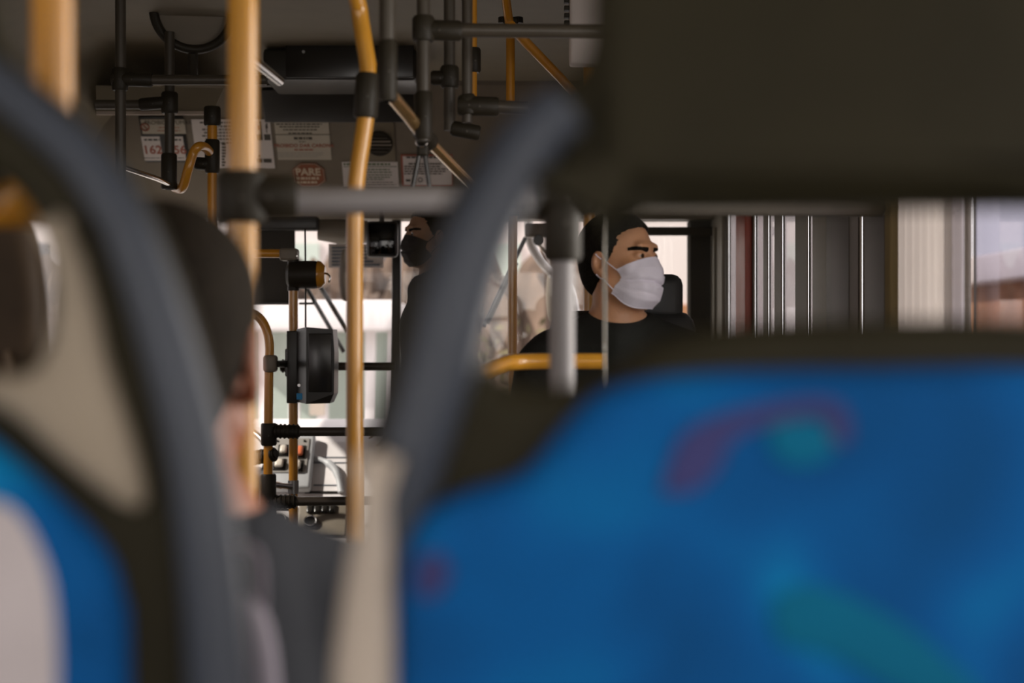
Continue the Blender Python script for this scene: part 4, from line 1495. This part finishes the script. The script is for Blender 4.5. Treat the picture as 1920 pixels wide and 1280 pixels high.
# ================================================================== PEOPLE
class Field:
    """distance field on a grid, blended shapes, turned into one surface"""

    def __init__(self, xs, ys, zs):
        self.xs, self.ys, self.zs = [np.asarray(a, dtype=np.float32) for a in (xs, ys, zs)]
        self.F = np.full((len(xs), len(ys), len(zs)), 0.2, dtype=np.float32)

    def win(self, lo, hi, pad):
        s = []
        for a, l, h in zip((self.xs, self.ys, self.zs), lo, hi):
            i0 = int(np.searchsorted(a, l - pad))
            i1 = int(np.searchsorted(a, h + pad))
            s.append(slice(i0, max(i0 + 1, i1)))
        X, Y, Z = np.meshgrid(self.xs[s[0]], self.ys[s[1]], self.zs[s[2]], indexing='ij')
        return tuple(s), X, Y, Z

    def put(self, s, d, k, mode='add'):
        A = self.F[s]
        if A.size == 0:
            return
        if mode == 'add':
            h = np.clip(0.5 + 0.5 * (A - d) / k, 0, 1)
            self.F[s] = A * (1 - h) + d * h - k * h * (1 - h)
        else:
            h = np.clip(0.5 + 0.5 * (A + d) / k, 0, 1)     # subtract
            d2 = -d
            h = np.clip(0.5 - 0.5 * (d2 - A) / k, 0, 1)
            self.F[s] = d2 * (1 - h) + A * h + k * h * (1 - h)

    def ell(self, c, r, k=0.02, mode='add', T=None):
        c = np.array(c, float)
        r = np.array(r, float)
        if T is None:
            s, X, Y, Z = self.win(c - r, c + r, k + 0.02)
        else:
            cw_ = T @ Vector(c)
            rm = float(max(r))
            s, X, Y, Z = self.win(np.array(cw_) - rm, np.array(cw_) + rm, k + 0.02)
            Ti = T.inverted()
            X, Y, Z = [Ti[i][0] * X + Ti[i][1] * Y + Ti[i][2] * Z + Ti[i][3] for i in range(3)]
        px, py, pz = (X - c[0]) / r[0], (Y - c[1]) / r[1], (Z - c[2]) / r[2]
        k0 = np.sqrt(px * px + py * py + pz * pz) + 1e-9
        k1 = np.sqrt((px / r[0]) ** 2 + (py / r[1]) ** 2 + (pz / r[2]) ** 2) + 1e-9
        self.put(s, k0 * (k0 - 1) / k1, k, mode)

    def cap(self, a, b, ra, rb, k=0.02, mode='add', T=None):
        a = Vector(a)
        b = Vector(b)
        if T is not None:
            a = T @ a
            b = T @ b
        rm = max(ra, rb)
        lo = [min(a[i], b[i]) - rm for i in range(3)]
        hi = [max(a[i], b[i]) + rm for i in range(3)]
        s, X, Y, Z = self.win(lo, hi, k + 0.02)
        d = b - a
        L2 = max(d.length_squared, 1e-9)
        t = np.clip(((X - a.x) * d.x + (Y - a.y) * d.y + (Z - a.z) * d.z) / L2, 0, 1)
        q = np.sqrt((X - a.x - t * d.x) ** 2 + (Y - a.y - t * d.y) ** 2 + (Z - a.z - t * d.z) ** 2)
        self.put(s, q - (ra + (rb - ra) * t), k, mode)

    def cut(self, fn, k=0.004):
        X, Y, Z = np.meshgrid(self.xs, self.ys, self.zs, indexing='ij')
        d = fn(X, Y, Z).astype(np.float32)
        A = self.F
        h = np.clip(0.5 - 0.5 * (d - A) / k, 0, 1)
        self.F = d * (1 - h) + A * h + k * h * (1 - h)

    def mesh(self):
        Fv = self.F
        nx, ny, nz = Fv.shape
        ins = Fv < 0
        cell = np.zeros((nx - 1, ny - 1, nz - 1), dtype=np.int8)
        for i in (0, 1):
            for j in (0, 1):
                for k in (0, 1):
                    cell += ins[i:nx - 1 + i, j:ny - 1 + j, k:nz - 1 + k]
        act = (cell > 0) & (cell < 8)
        I, J, K = np.nonzero(act)
        idx = -np.ones(act.shape, dtype=np.int64)
        idx[I, J, K] = np.arange(len(I))
        acc = np.zeros((len(I), 3))
        cnt = np.zeros(len(I))
        X = self.xs.astype(float)
        Y = self.ys.astype(float)
        Z = self.zs.astype(float)
        edges = []
        for i in (0, 1):
            for j in (0, 1):
                edges.append(((0, i, j), (1, i, j)))
                edges.append(((i, 0, j), (i, 1, j)))
                edges.append(((i, j, 0), (i, j, 1)))
        for e0, e1 in edges:
            a = Fv[I + e0[0], J + e0[1], K + e0[2]].astype(float)
            b = Fv[I + e1[0], J + e1[1], K + e1[2]].astype(float)
            m_ = (a < 0) != (b < 0)
            t = np.where(m_, a / np.where(m_, a - b, 1), 0)
            pa = np.stack([X[I + e0[0]], Y[J + e0[1]], Z[K + e0[2]]], 1)
            pb = np.stack([X[I + e1[0]], Y[J + e1[1]], Z[K + e1[2]]], 1)
            acc += np.where(m_[:, None], pa + (pb - pa) * t[:, None], 0)
            cnt += m_
        V_ = acc / cnt[:, None]
        faces = []
        for ax_ in range(3):
            A = ins
            if ax_ == 0:
                ch = A[:-1, 1:-1, 1:-1] != A[1:, 1:-1, 1:-1]
                i, j, k = np.nonzero(ch)
                j += 1
                k += 1
                q = [idx[i, j - 1, k - 1], idx[i, j, k - 1], idx[i, j, k], idx[i, j - 1, k]]
                fl = A[i, j, k]
            elif ax_ == 1:
                ch = A[1:-1, :-1, 1:-1] != A[1:-1, 1:, 1:-1]
                i, j, k = np.nonzero(ch)
                i += 1
                k += 1
                q = [idx[i - 1, j, k - 1], idx[i - 1, j, k], idx[i, j, k], idx[i, j, k - 1]]
                fl = A[i, j, k]
            else:
                ch = A[1:-1, 1:-1, :-1] != A[1:-1, 1:-1, 1:]
                i, j, k = np.nonzero(ch)
                i += 1
                j += 1
                q = [idx[i - 1, j - 1, k], idx[i, j - 1, k], idx[i, j, k], idx[i - 1, j, k]]
                fl = A[i, j, k]
            q = np.stack(q, 1)
            q[~fl] = q[~fl][:, ::-1]
            faces.append(q)
        return V_, np.concatenate(faces)

    def build(self, name, mat, parent, relax=2):
        V_, Fc = self.mesh()
        me = bpy.data.meshes.new(name)
        me.vertices.add(len(V_))
        me.vertices.foreach_set('co', V_.astype(np.float32).ravel())
        me.loops.add(Fc.size)
        me.loops.foreach_set('vertex_index', Fc.ravel().astype(np.int32))
        me.polygons.add(len(Fc))
        me.polygons.foreach_set('loop_start', (np.arange(len(Fc)) * 4).astype(np.int32))
        me.polygons.foreach_set('loop_total', np.full(len(Fc), 4, dtype=np.int32))
        me.update(calc_edges=True)
        me.validate()
        if relax:
            bm = bmesh.new()
            bm.from_mesh(me)
            for _ in range(relax):
                bmesh.ops.smooth_vert(bm, verts=bm.verts, factor=0.5, use_axis_x=True, use_axis_y=True, use_axis_z=True)
            bm.to_mesh(me)
            bm.free()
        for p in me.polygons:
            p.use_smooth = True
        me.materials.append(M[mat])
        o = bpy.data.objects.new(name, me)
        COL.objects.link(o)
        o.parent = parent
        return o


def steps(*segs):
    """segs: (start, end, step) chained"""
    out_ = []
    for a, b, h in segs:
        n_ = max(1, int(round((b - a) / h)))
        out_ += [a + (b - a) * i / n_ for i in range(n_)]
    out_.append(segs[-1][1])
    return out_


def person(label, head_world, body_yaw, head_yaw, skin, hairm, shirt, trousers, fine=0.003, mask=None, head_pitch=0.0, head_roll=0.0,
           face=True, long_sleeves=False, hair_low=-0.075, scale=1.0, standing=False):
    """seated figure, local +Y is the way the body faces; origin on the seat below the hips.
    body_yaw / head_yaw turn about the vertical, 0 = facing away from the camera (+Y)"""
    HZ = 0.78
    t = thing('person', label, 'person', (0, 0, 0), rotz=body_yaw)
    t.scale = (scale,) * 3
    Rb = Matrix.Rotation(body_yaw, 3, 'Z')
    hl = Vector((0, -0.005, HZ)) * scale
    t.location = Vector(head_world) - Rb @ hl
    # head frame in body space
    T = Matrix.Translation((0, -0.005, HZ)) @ Matrix.Rotation(head_yaw - body_yaw, 4, 'Z') @ Matrix.Rotation(head_pitch, 4, 'X') @ Matrix.Rotation(head_roll, 4, 'Y')
    c = fine / 0.003
    xs = steps((-0.36, -0.14, 0.009 * c), (-0.14, 0.14, fine), (0.14, 0.36, 0.009 * c))
    ys = steps((-0.24, -0.14, 0.008 * c), (-0.14, 0.16, fine), (0.16, 0.72, 0.009 * c))
    zs = steps((-0.98 if standing else -0.50, 0.56, 0.009 * c), (0.56, 0.95, fine))
    B = Field(xs, ys, zs)

    def torso(Fd, e=0.0, neck=True):
        Fd.ell((0, -0.02, 0.08), (0.17 + e, 0.115 + e, 0.12 + e), 0.04)
        Fd.ell((0, -0.015, 0.25), (0.15 + e, 0.105 + e, 0.16 + e), 0.05)
        Fd.ell((0, -0.01, 0.41), (0.17 + e, 0.112 + e, 0.15 + e), 0.05)
        Fd.cap((-0.155, -0.02, 0.535), (0.155, -0.02, 0.535), 0.055 + e, 0.055 + e, 0.05)
        for s_ in (-1, 1):
            Fd.cap((s_ * 0.05, -0.035, 0.615), (s_ * 0.155, -0.02, 0.555), 0.044 + e, 0.050 + e, 0.05)
            Fd.ell((s_ * 0.185, -0.02, 0.525), (0.056 + e, 0.058 + e, 0.062 + e), 0.03)

    sh = {s_: Vector((s_ * 0.205, -0.02, 0.51)) for s_ in (-1, 1)}
    el = {s_: Vector((s_ * 0.265, 0.02, 0.245)) for s_ in (-1, 1)}
    wr = {s_: Vector((s_ * 0.17, 0.24, 0.165)) for s_ in (-1, 1)}
    if standing:
        el = {s_: Vector((s_ * 0.245, -0.03, 0.235)) for s_ in (-1, 1)}
        wr = {s_: Vector((s_ * 0.225, 0.06, 0.0)) for s_ in (-1, 1)}

    def legs(s_):
        if standing:
            return Vector((s_ * 0.085, -0.01, 0.03)), Vector((s_ * 0.10, 0.01, -0.40)), Vector((s_ * 0.11, -0.02, -0.82))
        return Vector((s_ * 0.095, 0.02, 0.075)), Vector((s_ * 0.13, 0.44, 0.09)), Vector((s_ * 0.13, 0.46, -0.36))
    torso(B)
    for s_ in (-1, 1):
        B.cap(sh[s_], el[s_], 0.050, 0.038, 0.025)
        B.cap(el[s_], wr[s_], 0.038, 0.026, 0.02)
        pc = wr[s_] + Vector((-s_ * 0.012, 0.05, -0.012))
        B.ell(pc, (0.040, 0.048, 0.017), 0.015)
        for fi, (dx, L) in enumerate(((-0.030, 0.062), (-0.010, 0.072), (0.010, 0.068), (0.030, 0.052))):
            a = pc + Vector((dx, 0.040, 0.002))
            b_ = a + Vector((dx * 0.15, L * 0.6, -0.004))
            B.cap(a, b_, 0.0100, 0.0090, 0.006)
            B.cap(b_, b_ + Vector((0, L * 0.4, -0.022)), 0.0090, 0.0078, 0.005)
        a = pc + Vector((-s_ * 0.034, -0.01, 0.0))
        B.cap(a, a + Vector((-s_ * 0.026, 0.035, -0.004)), 0.012, 0.0095, 0.008)
        # legs
        hip, kn, an = legs(s_)
        B.cap(hip, kn, 0.082, 0.056, 0.03)
        B.cap(kn, an, 0.054, 0.036, 0.02)
        B.cap(an + Vector((0, -0.03, -0.05)), an + Vector((0, 0.14, -0.065)), 0.038, 0.030, 0.02)
    # neck
    nb = T @ Vector((0, -0.022, -0.055))
    B.cap(nb, (0, -0.035, 0.565), 0.054, 0.066, 0.03)
    B.cap((0, -0.045, 0.63), (0, -0.045, 0.55), 0.058, 0.076, 0.04)
    # head
    B.ell((0, -0.012, 0.045), (0.074, 0.094, 0.082), 0.02, T=T)
    B.ell((0, 0.022, -0.012), (0.064, 0.072, 0.082), 0.025, T=T)
    B.ell((0, 0.027, -0.055), (0.053, 0.056, 0.058), 0.025, T=T)
    B.ell((0, 0.064, -0.094), (0.024, 0.020, 0.020), 0.025, T=T)
    for s_ in (-1, 1):
        B.cap((s_ * 0.056, 0.0, -0.05), (s_ * 0.022, 0.060, -0.092), 0.016, 0.016, 0.02, T=T)     # jaw line
        B.ell((s_ * 0.043, 0.062, -0.016), (0.022, 0.020, 0.018), 0.022, T=T)                    # cheekbone
    if face:
        B.cap((-0.032, 0.081, 0.040), (0.032, 0.081, 0.040), 0.011, 0.011, 0.012, T=T)             # brow
        for s_ in (-1, 1):
            B.ell((s_ * 0.031, 0.097, 0.018), (0.020, 0.017, 0.015), 0.010, 'sub', T=T)
            B.ell((s_ * 0.031, 0.0745, 0.017), (0.0165, 0.0155, 0.0125), 0.004, T=T)                 # lids over the ball
            B.cap((s_ * 0.019, 0.0925, 0.0155), (s_ * 0.043, 0.0855, 0.0160), 0.0030, 0.0024, 0.002, 'sub', T=T)  # lid slit
        B.cap((0, 0.086, 0.028), (0, 0.109, -0.022), 0.0085, 0.0115, 0.010, T=T)
        for s_ in (-1, 1):
            B.ell((s_ * 0.012, 0.100, -0.026), (0.009, 0.010, 0.008), 0.006, T=T)
        B.cap((-0.016, 0.090, -0.056), (0.016, 0.090, -0.056), 0.0075, 0.0075, 0.006, T=T)
        B.cap((-0.014, 0.089, -0.066), (0.014, 0.089, -0.066), 0.0075, 0.0075, 0.006, T=T)
        B.cap((-0.020, 0.0985, -0.061), (0.020, 0.0985, -0.061), 0.0022, 0.0022, 0.003, 'sub', T=T)
    for s_ in (-1, 1):
        # ear: rim, bowl, lobe
        B.ell((s_ * 0.078, -0.014, 0.003), (0.009, 0.020, 0.031), 0.006, T=T)
        B.ell((s_ * 0.086, -0.008, 0.006), (0.008, 0.011, 0.018), 0.004, 'sub', T=T)
        B.ell((s_ * 0.076, -0.004, -0.026), (0.007, 0.009, 0.010), 0.006, T=T)
    body = B.build('body', skin, t, relax=1)
    bv = BVHTree.FromPolygons([v.co.copy() for v in body.data.vertices], [tuple(p.vertices) for p in body.data.polygons])
    # hair
    Hf = Field(*[np.array(steps((-0.13, 0.13, fine * 1.0))) + o_ for o_ in (0, -0.01, 0.04)])
    Hf.ell((0, -0.014, 0.050), (0.082, 0.102, 0.088), 0.02)
    Hf.ell((0, -0.050, -0.005), (0.066, 0.062, 0.080), 0.03)

    def cutfn(X, Y, Z):
        yb = np.interp(Z, [-0.10, -0.045, -0.030, 0.000, 0.030, 0.055, 0.080, 0.096, 0.112, 0.13],
                       [-0.045, -0.032, 0.002, 0.012, 0.024, 0.036, 0.052, 0.076, 0.12, 0.20])
        nzz = 0.0024 * np.sin(X * 410 + 3 * np.sin(Z * 300)) + 0.0014 * np.sin(Y * 520 + Z * 130)
        yb2 = yb - 0.12 * np.clip(np.abs(X) - 0.03, 0, 1) * (Z > 0.06) * 2
        return np.maximum(Y - yb2, (hair_low - Z)) + nzz
    Hf.cut(cutfn, 0.006)
    # carve room for the ears
    for s_ in (-1, 1):
        Hf.ell((s_ * 0.088, -0.008, 0.000), (0.014, 0.023, 0.034), 0.004, 'sub')
    hair = Hf.build('hair', hairm, t, relax=1)
    Th = T.copy()
    hair.data.transform(Th)
    # clothes
    S = Field(steps((-0.36, 0.36, 0.006 * c)), steps((-0.24, 0.40, 0.006 * c)), steps((-0.06, 0.68, 0.006 * c)))
    torso(S, 0.011)
    for s_ in (-1, 1):
        S.cap(sh[s_], el[s_] if long_sleeves else sh[s_].lerp(el[s_], 0.72), 0.062, 0.055 if not long_sleeves else 0.050, 0.03)
        if long_sleeves:
            S.cap(el[s_], wr[s_], 0.050, 0.036, 0.02)
    S.ell((0, -0.005, 0.575), (0.110, 0.085, 0.068), 0.03)
    S.cap((0, -0.045, 0.60), (0, -0.045, 0.50), 0.085, 0.10, 0.03)
    S.ell((0, 0.010, 0.690), (0.092, 0.120, 0.058), 0.010, 'sub')
    S.cut(lambda X, Y, Z: 0.02 - Z + 0.004 * np.sin(X * 60))
    S.build('shirt', shirt, t, relax=2)
    Tr = Field(steps((-0.26, 0.26, 0.009 * c)), steps((-0.18, 0.60, 0.009 * c)), steps((-0.88 if standing else -0.40, 0.20, 0.009 * c)))
    Tr.ell((0, -0.02, 0.06), (0.178, 0.122, 0.115), 0.04)
    for s_ in (-1, 1):
        hip, kn, an = legs(s_)
        Tr.cap(hip, kn, 0.093, 0.070, 0.03)
        Tr.cap(kn, an, 0.068, 0.055, 0.02)
    Tr.build('trousers', trousers, t, relax=2)
    for s_ in (-1, 1):
        Sh = Field(steps((-0.06, 0.06, 0.008)), steps((-0.10, 0.22, 0.008)), steps((-0.05, 0.10, 0.008)))
        Sh.cap((0, -0.035, 0.0), (0, 0.14, -0.008), 0.044, 0.038, 0.02)
        Sh.cap((0, -0.03, 0.0), (0, -0.03, 0.05), 0.044, 0.040, 0.02)
        Sh.cut(lambda X, Y, Z: -0.035 - Z)
        so = Sh.build('shoe', 'black', t, relax=1)
        so.data.transform(Matrix.Translation(legs(s_)[2] + Vector((0, 0, -0.055))))
    if face:
        Wm = world_of(t)
        for s_ in (-1, 1):
            m_ = MB()
            ctr = Vector((s_ * 0.031, 0.0760, 0.0165))
            rows_ = []
            for i in range(11):
                ph = PI * i / 10
                rows_.append([Wm @ (T @ (ctr + 0.0125 * Vector((math.sin(ph) * math.cos(a), math.sin(ph) * math.sin(a), math.cos(ph))))) for a in
                              [2 * PI * k / 16 for k in range(17)]])
            m_.grid(rows_)
            ey = m_.build('eye', 'eye', t)
            m_ = MB()
            d_ = Vector((0.04, 1, -0.04)).normalized()
            m_.rod(Wm @ (T @ (ctr + d_ * 0.0112)), Wm @ (T @ (ctr + d_ * 0.0129)), 0.0058, 16)
            m_.build('iris', 'iris', ey)
        # eyebrows: pressed onto the brow
        for s_ in (-1, 1):
            pts_, wd = [], []
            for i in range(9):
                u = i / 8
                x = s_ * (0.012 + 0.040 * u)
                z = 0.0325 + 0.0045 * math.sin(u * PI * 0.8) - 0.002 * u
                o_ = T @ Vector((x, 0.2, z))
                d_ = (T.to_3x3() @ Vector((0, -1, 0))).normalized()
                hit = bv.ray_cast(o_, d_)[0]
                if hit is None:
                    continue
                pts_.append(Wm @ (hit + d_ * 0.0034))
                wd.append(0.0058 * (1 - 0.45 * u) + 0.0014)
            if len(pts_) > 2:
                MB().tube(pts_, wd, 8).build('eyebrow', hairm, t)
    if mask:
        Wm = world_of(t)
        NU, NV = 48, 44
        rows_ = []
        for j in range(NV + 1):
            v = j / NV
            zc = np.interp(v, [0, .18, .38, .6, .82, 1], [0.013, -0.012, -0.038, -0.066, -0.096, -0.114])
            yc = np.interp(v, [0, .18, .38, .6, .82, 1], [0.1000, 0.1140, 0.1190, 0.1140, 0.1030, 0.0800])
            zs_ = np.interp(v, [0, 0.3, 0.5, 0.8, 1], [-0.016, -0.026, -0.040, -0.058, -0.072])
            xs_ = np.interp(v, [0, 0.3, 0.5, 0.8, 1], [0.070, 0.066, 0.063, 0.067, 0.062])
            yso = np.interp(v, [0, 0.5, 1], [0.034, 0.044, 0.014])
            row = []
            for i in range(NU + 1):
                u = -1 + 2 * i / NU
                au = abs(u)
                x = xs_ * math.sin(u * PI / 2)
                cy = math.cos(u * PI / 2)
                y = yso + (yc - yso) * (cy ** 0.80)
                ridge = 0.006 * math.exp(-(u / 0.10) ** 2) * (1 - v) * (v < 0.6)
                w_ = au ** (1.6 + 2.2 * v * v)
                z = zc * (1 - w_) + zs_ * w_
                # pleats across the cloth
                pl = -0.0085 * max(0.0, math.sin(v * 27 + 1.1 * math.sin(u * 4) + 0.8 * u + 0.6)) ** 3 * math.exp(-((v - 0.52) / 0.17) ** 2) * (1 - 0.3 * au)
                pl += 0.0018 * math.sin(u * 17 + v * 9) * math.exp(-((v - 0.55) / 0.25) ** 2)
                p = Vector((x, y + ridge + pl, z))
                # keep it clear of the face
                pb = T @ p
                near = bv.find_nearest(pb)
                if near[0] is not None:
                    d_ = (pb - near[0]).dot(near[1])
                    if d_ < 0.0022:
                        pb = near[0] + near[1] * 0.0022
                row.append(pb)
            rows_.append(row)
        outer = [[Wm @ p for p in r_] for r_ in rows_]
        cen = T @ Vector((0, 0.0, -0.04))
        inner = [[Wm @ (p + (cen - p).normalized() * 0.0012) for p in r_] for r_ in rows_]
        m_ = MB()
        m_.grid(outer).grid(inner)
        rim_o = outer[0] + [r_[-1] for r_ in outer[1:]] + outer[-1][::-1][1:] + [r_[0] for r_ in outer[::-1]][1:-1]
        rim_i = inner[0] + [r_[-1] for r_ in inner[1:]] + inner[-1][::-1][1:] + [r_[0] for r_ in inner[::-1]][1:-1]
        nr = len(rim_o)
        m_.add(rim_o + rim_i, [[k, (k + 1) % nr, nr + (k + 1) % nr, nr + k] for k in range(nr)])
        mo = m_.build('face_mask', mask, t)
        edge = [Wm.inverted() @ p for p in rim_o]
        m_ = MB()
        m_.tube([Wm @ p for p in edge[:NU + 1]], 0.0012, 6)
        m_.tube([Wm @ p for p in edge[NU + NV:NU + NV + NU + 1]], 0.0012, 6)
        m_.build('hem', mask, mo)
        for s_ in (-1, 1):
            col = 0 if s_ < 0 else NU
            for jj, ez in ((1, 0.024), (NV - 5, -0.022)):
                a = rows_[jj][col]
                b_ = T @ Vector((s_ * 0.0785, -0.016, ez))
                pts_ = []
                for k in range(13):
                    q = a.lerp(b_, k / 12)
                    near = bv.find_nearest(q)
                    if near[0] is not None and (q - near[0]).dot(near[1]) < 0.0018:
                        q = near[0] + near[1] * 0.0018
                    pts_.append(Wm @ q)
                MB().tube(pts_, 0.0015, 6).build('ear_loop', mask, mo)
    return t


man = person('man in a black t-shirt and white face mask, looking to the right', P(1163, 497, 3.6), PI + 0.10, PI + math.radians(52),
             'skin', 'hair', 'tee', 'denim', fine=0.0028, mask='mask', head_pitch=math.radians(2))
rider = person('seated person seen from behind, dark hair and ruddy ear, at left between seats', P(304, 682, 1.32), math.radians(44), math.radians(2),
               'skin_b', 'hair_b', 'jacket', 'denim', fine=0.005, face=True, long_sleeves=True, hair_low=-0.085, scale=1.1)
reflected_driver = person('reflected driver in a black face mask, built as a standing person beyond the dark window post', P(804, 448, 5.75), PI - 1.4, PI - math.radians(62),
               'skin_c', 'hair', 'jacket', 'denim', fine=0.005, mask='mask_black', long_sleeves=True, standing=True)  # reflection of the driver in the glass, modelled as a solid figure


def row_seat(label, c, yaw, zseat, w_=0.46, top=0.60, head=True, mat='black', hw=0.13, hx=0.0, htop=0.22):
    t = thing('bus_seat', label, 'seat', (c[0], c[1], 0), rotz=yaw)
    W = world_of(t)
    m = MB().box((-w_ / 2, -0.22, zseat - 0.10), (w_ / 2, 0.26, zseat - 0.005), 0.04, W)
    m.build('cushion', mat, t)
    m = MB().box((-w_ / 2, -0.30, zseat - 0.05), (w_ / 2, -0.19, zseat + top), 0.05, W)
    m.build('backrest', mat, t)
    if head:
        m = MB().box((hx - hw, -0.29, zseat + top - 0.03), (hx + hw, -0.21, zseat + top + htop), 0.03, W)
        m.build('headrest', mat, t)
    m = MB().box((-0.14, -0.16, 0.0), (0.14, 0.18, zseat - 0.10), 0.03, W)
    m.build('pedestal', 'dark_tube', t)
    return t


ml = man.location
row_seat('black seat with square headrest behind the masked man', (ml.x + 0.05, ml.y + 0.02), PI + 0.10, ml.z - 0.03, w_=0.40, top=0.70, hw=0.115, hx=-0.05, htop=0.10, mat='seat_black')
# pale bag between the near left seat and the seated person
t = thing('cloth_bag', 'pale lilac cloth bag showing low between the near left seat and the dark jacket', 'bag', P(452, 1500, 1.04))
rows = []
cb = P(450, 1330, 1.04)
for i in range(13):
    ph = PI * i / 12
    rows.append([cb + Vector((0.030 * (0.35 + 0.65 * math.sin(ph) ** 0.7) * math.cos(a) * math.sin(ph) ** 0.3, 0.022 * math.sin(a) * math.sin(ph) ** 0.5, 0.085 * math.cos(ph))) for a in
                 [2 * PI * k / 24 for k in range(25)]])
MB().grid(rows).build('bag_body', 'lilac', t)
m = MB()
m.tube(spline([cb + Vector((-0.016, 0, 0.076)), cb + Vector((-0.012, 0, 0.115)), cb + Vector((0.012, 0, 0.115)), cb + Vector((0.016, 0, 0.076))], 6), 0.004, 8)
m.build('handle', 'lilac', t)
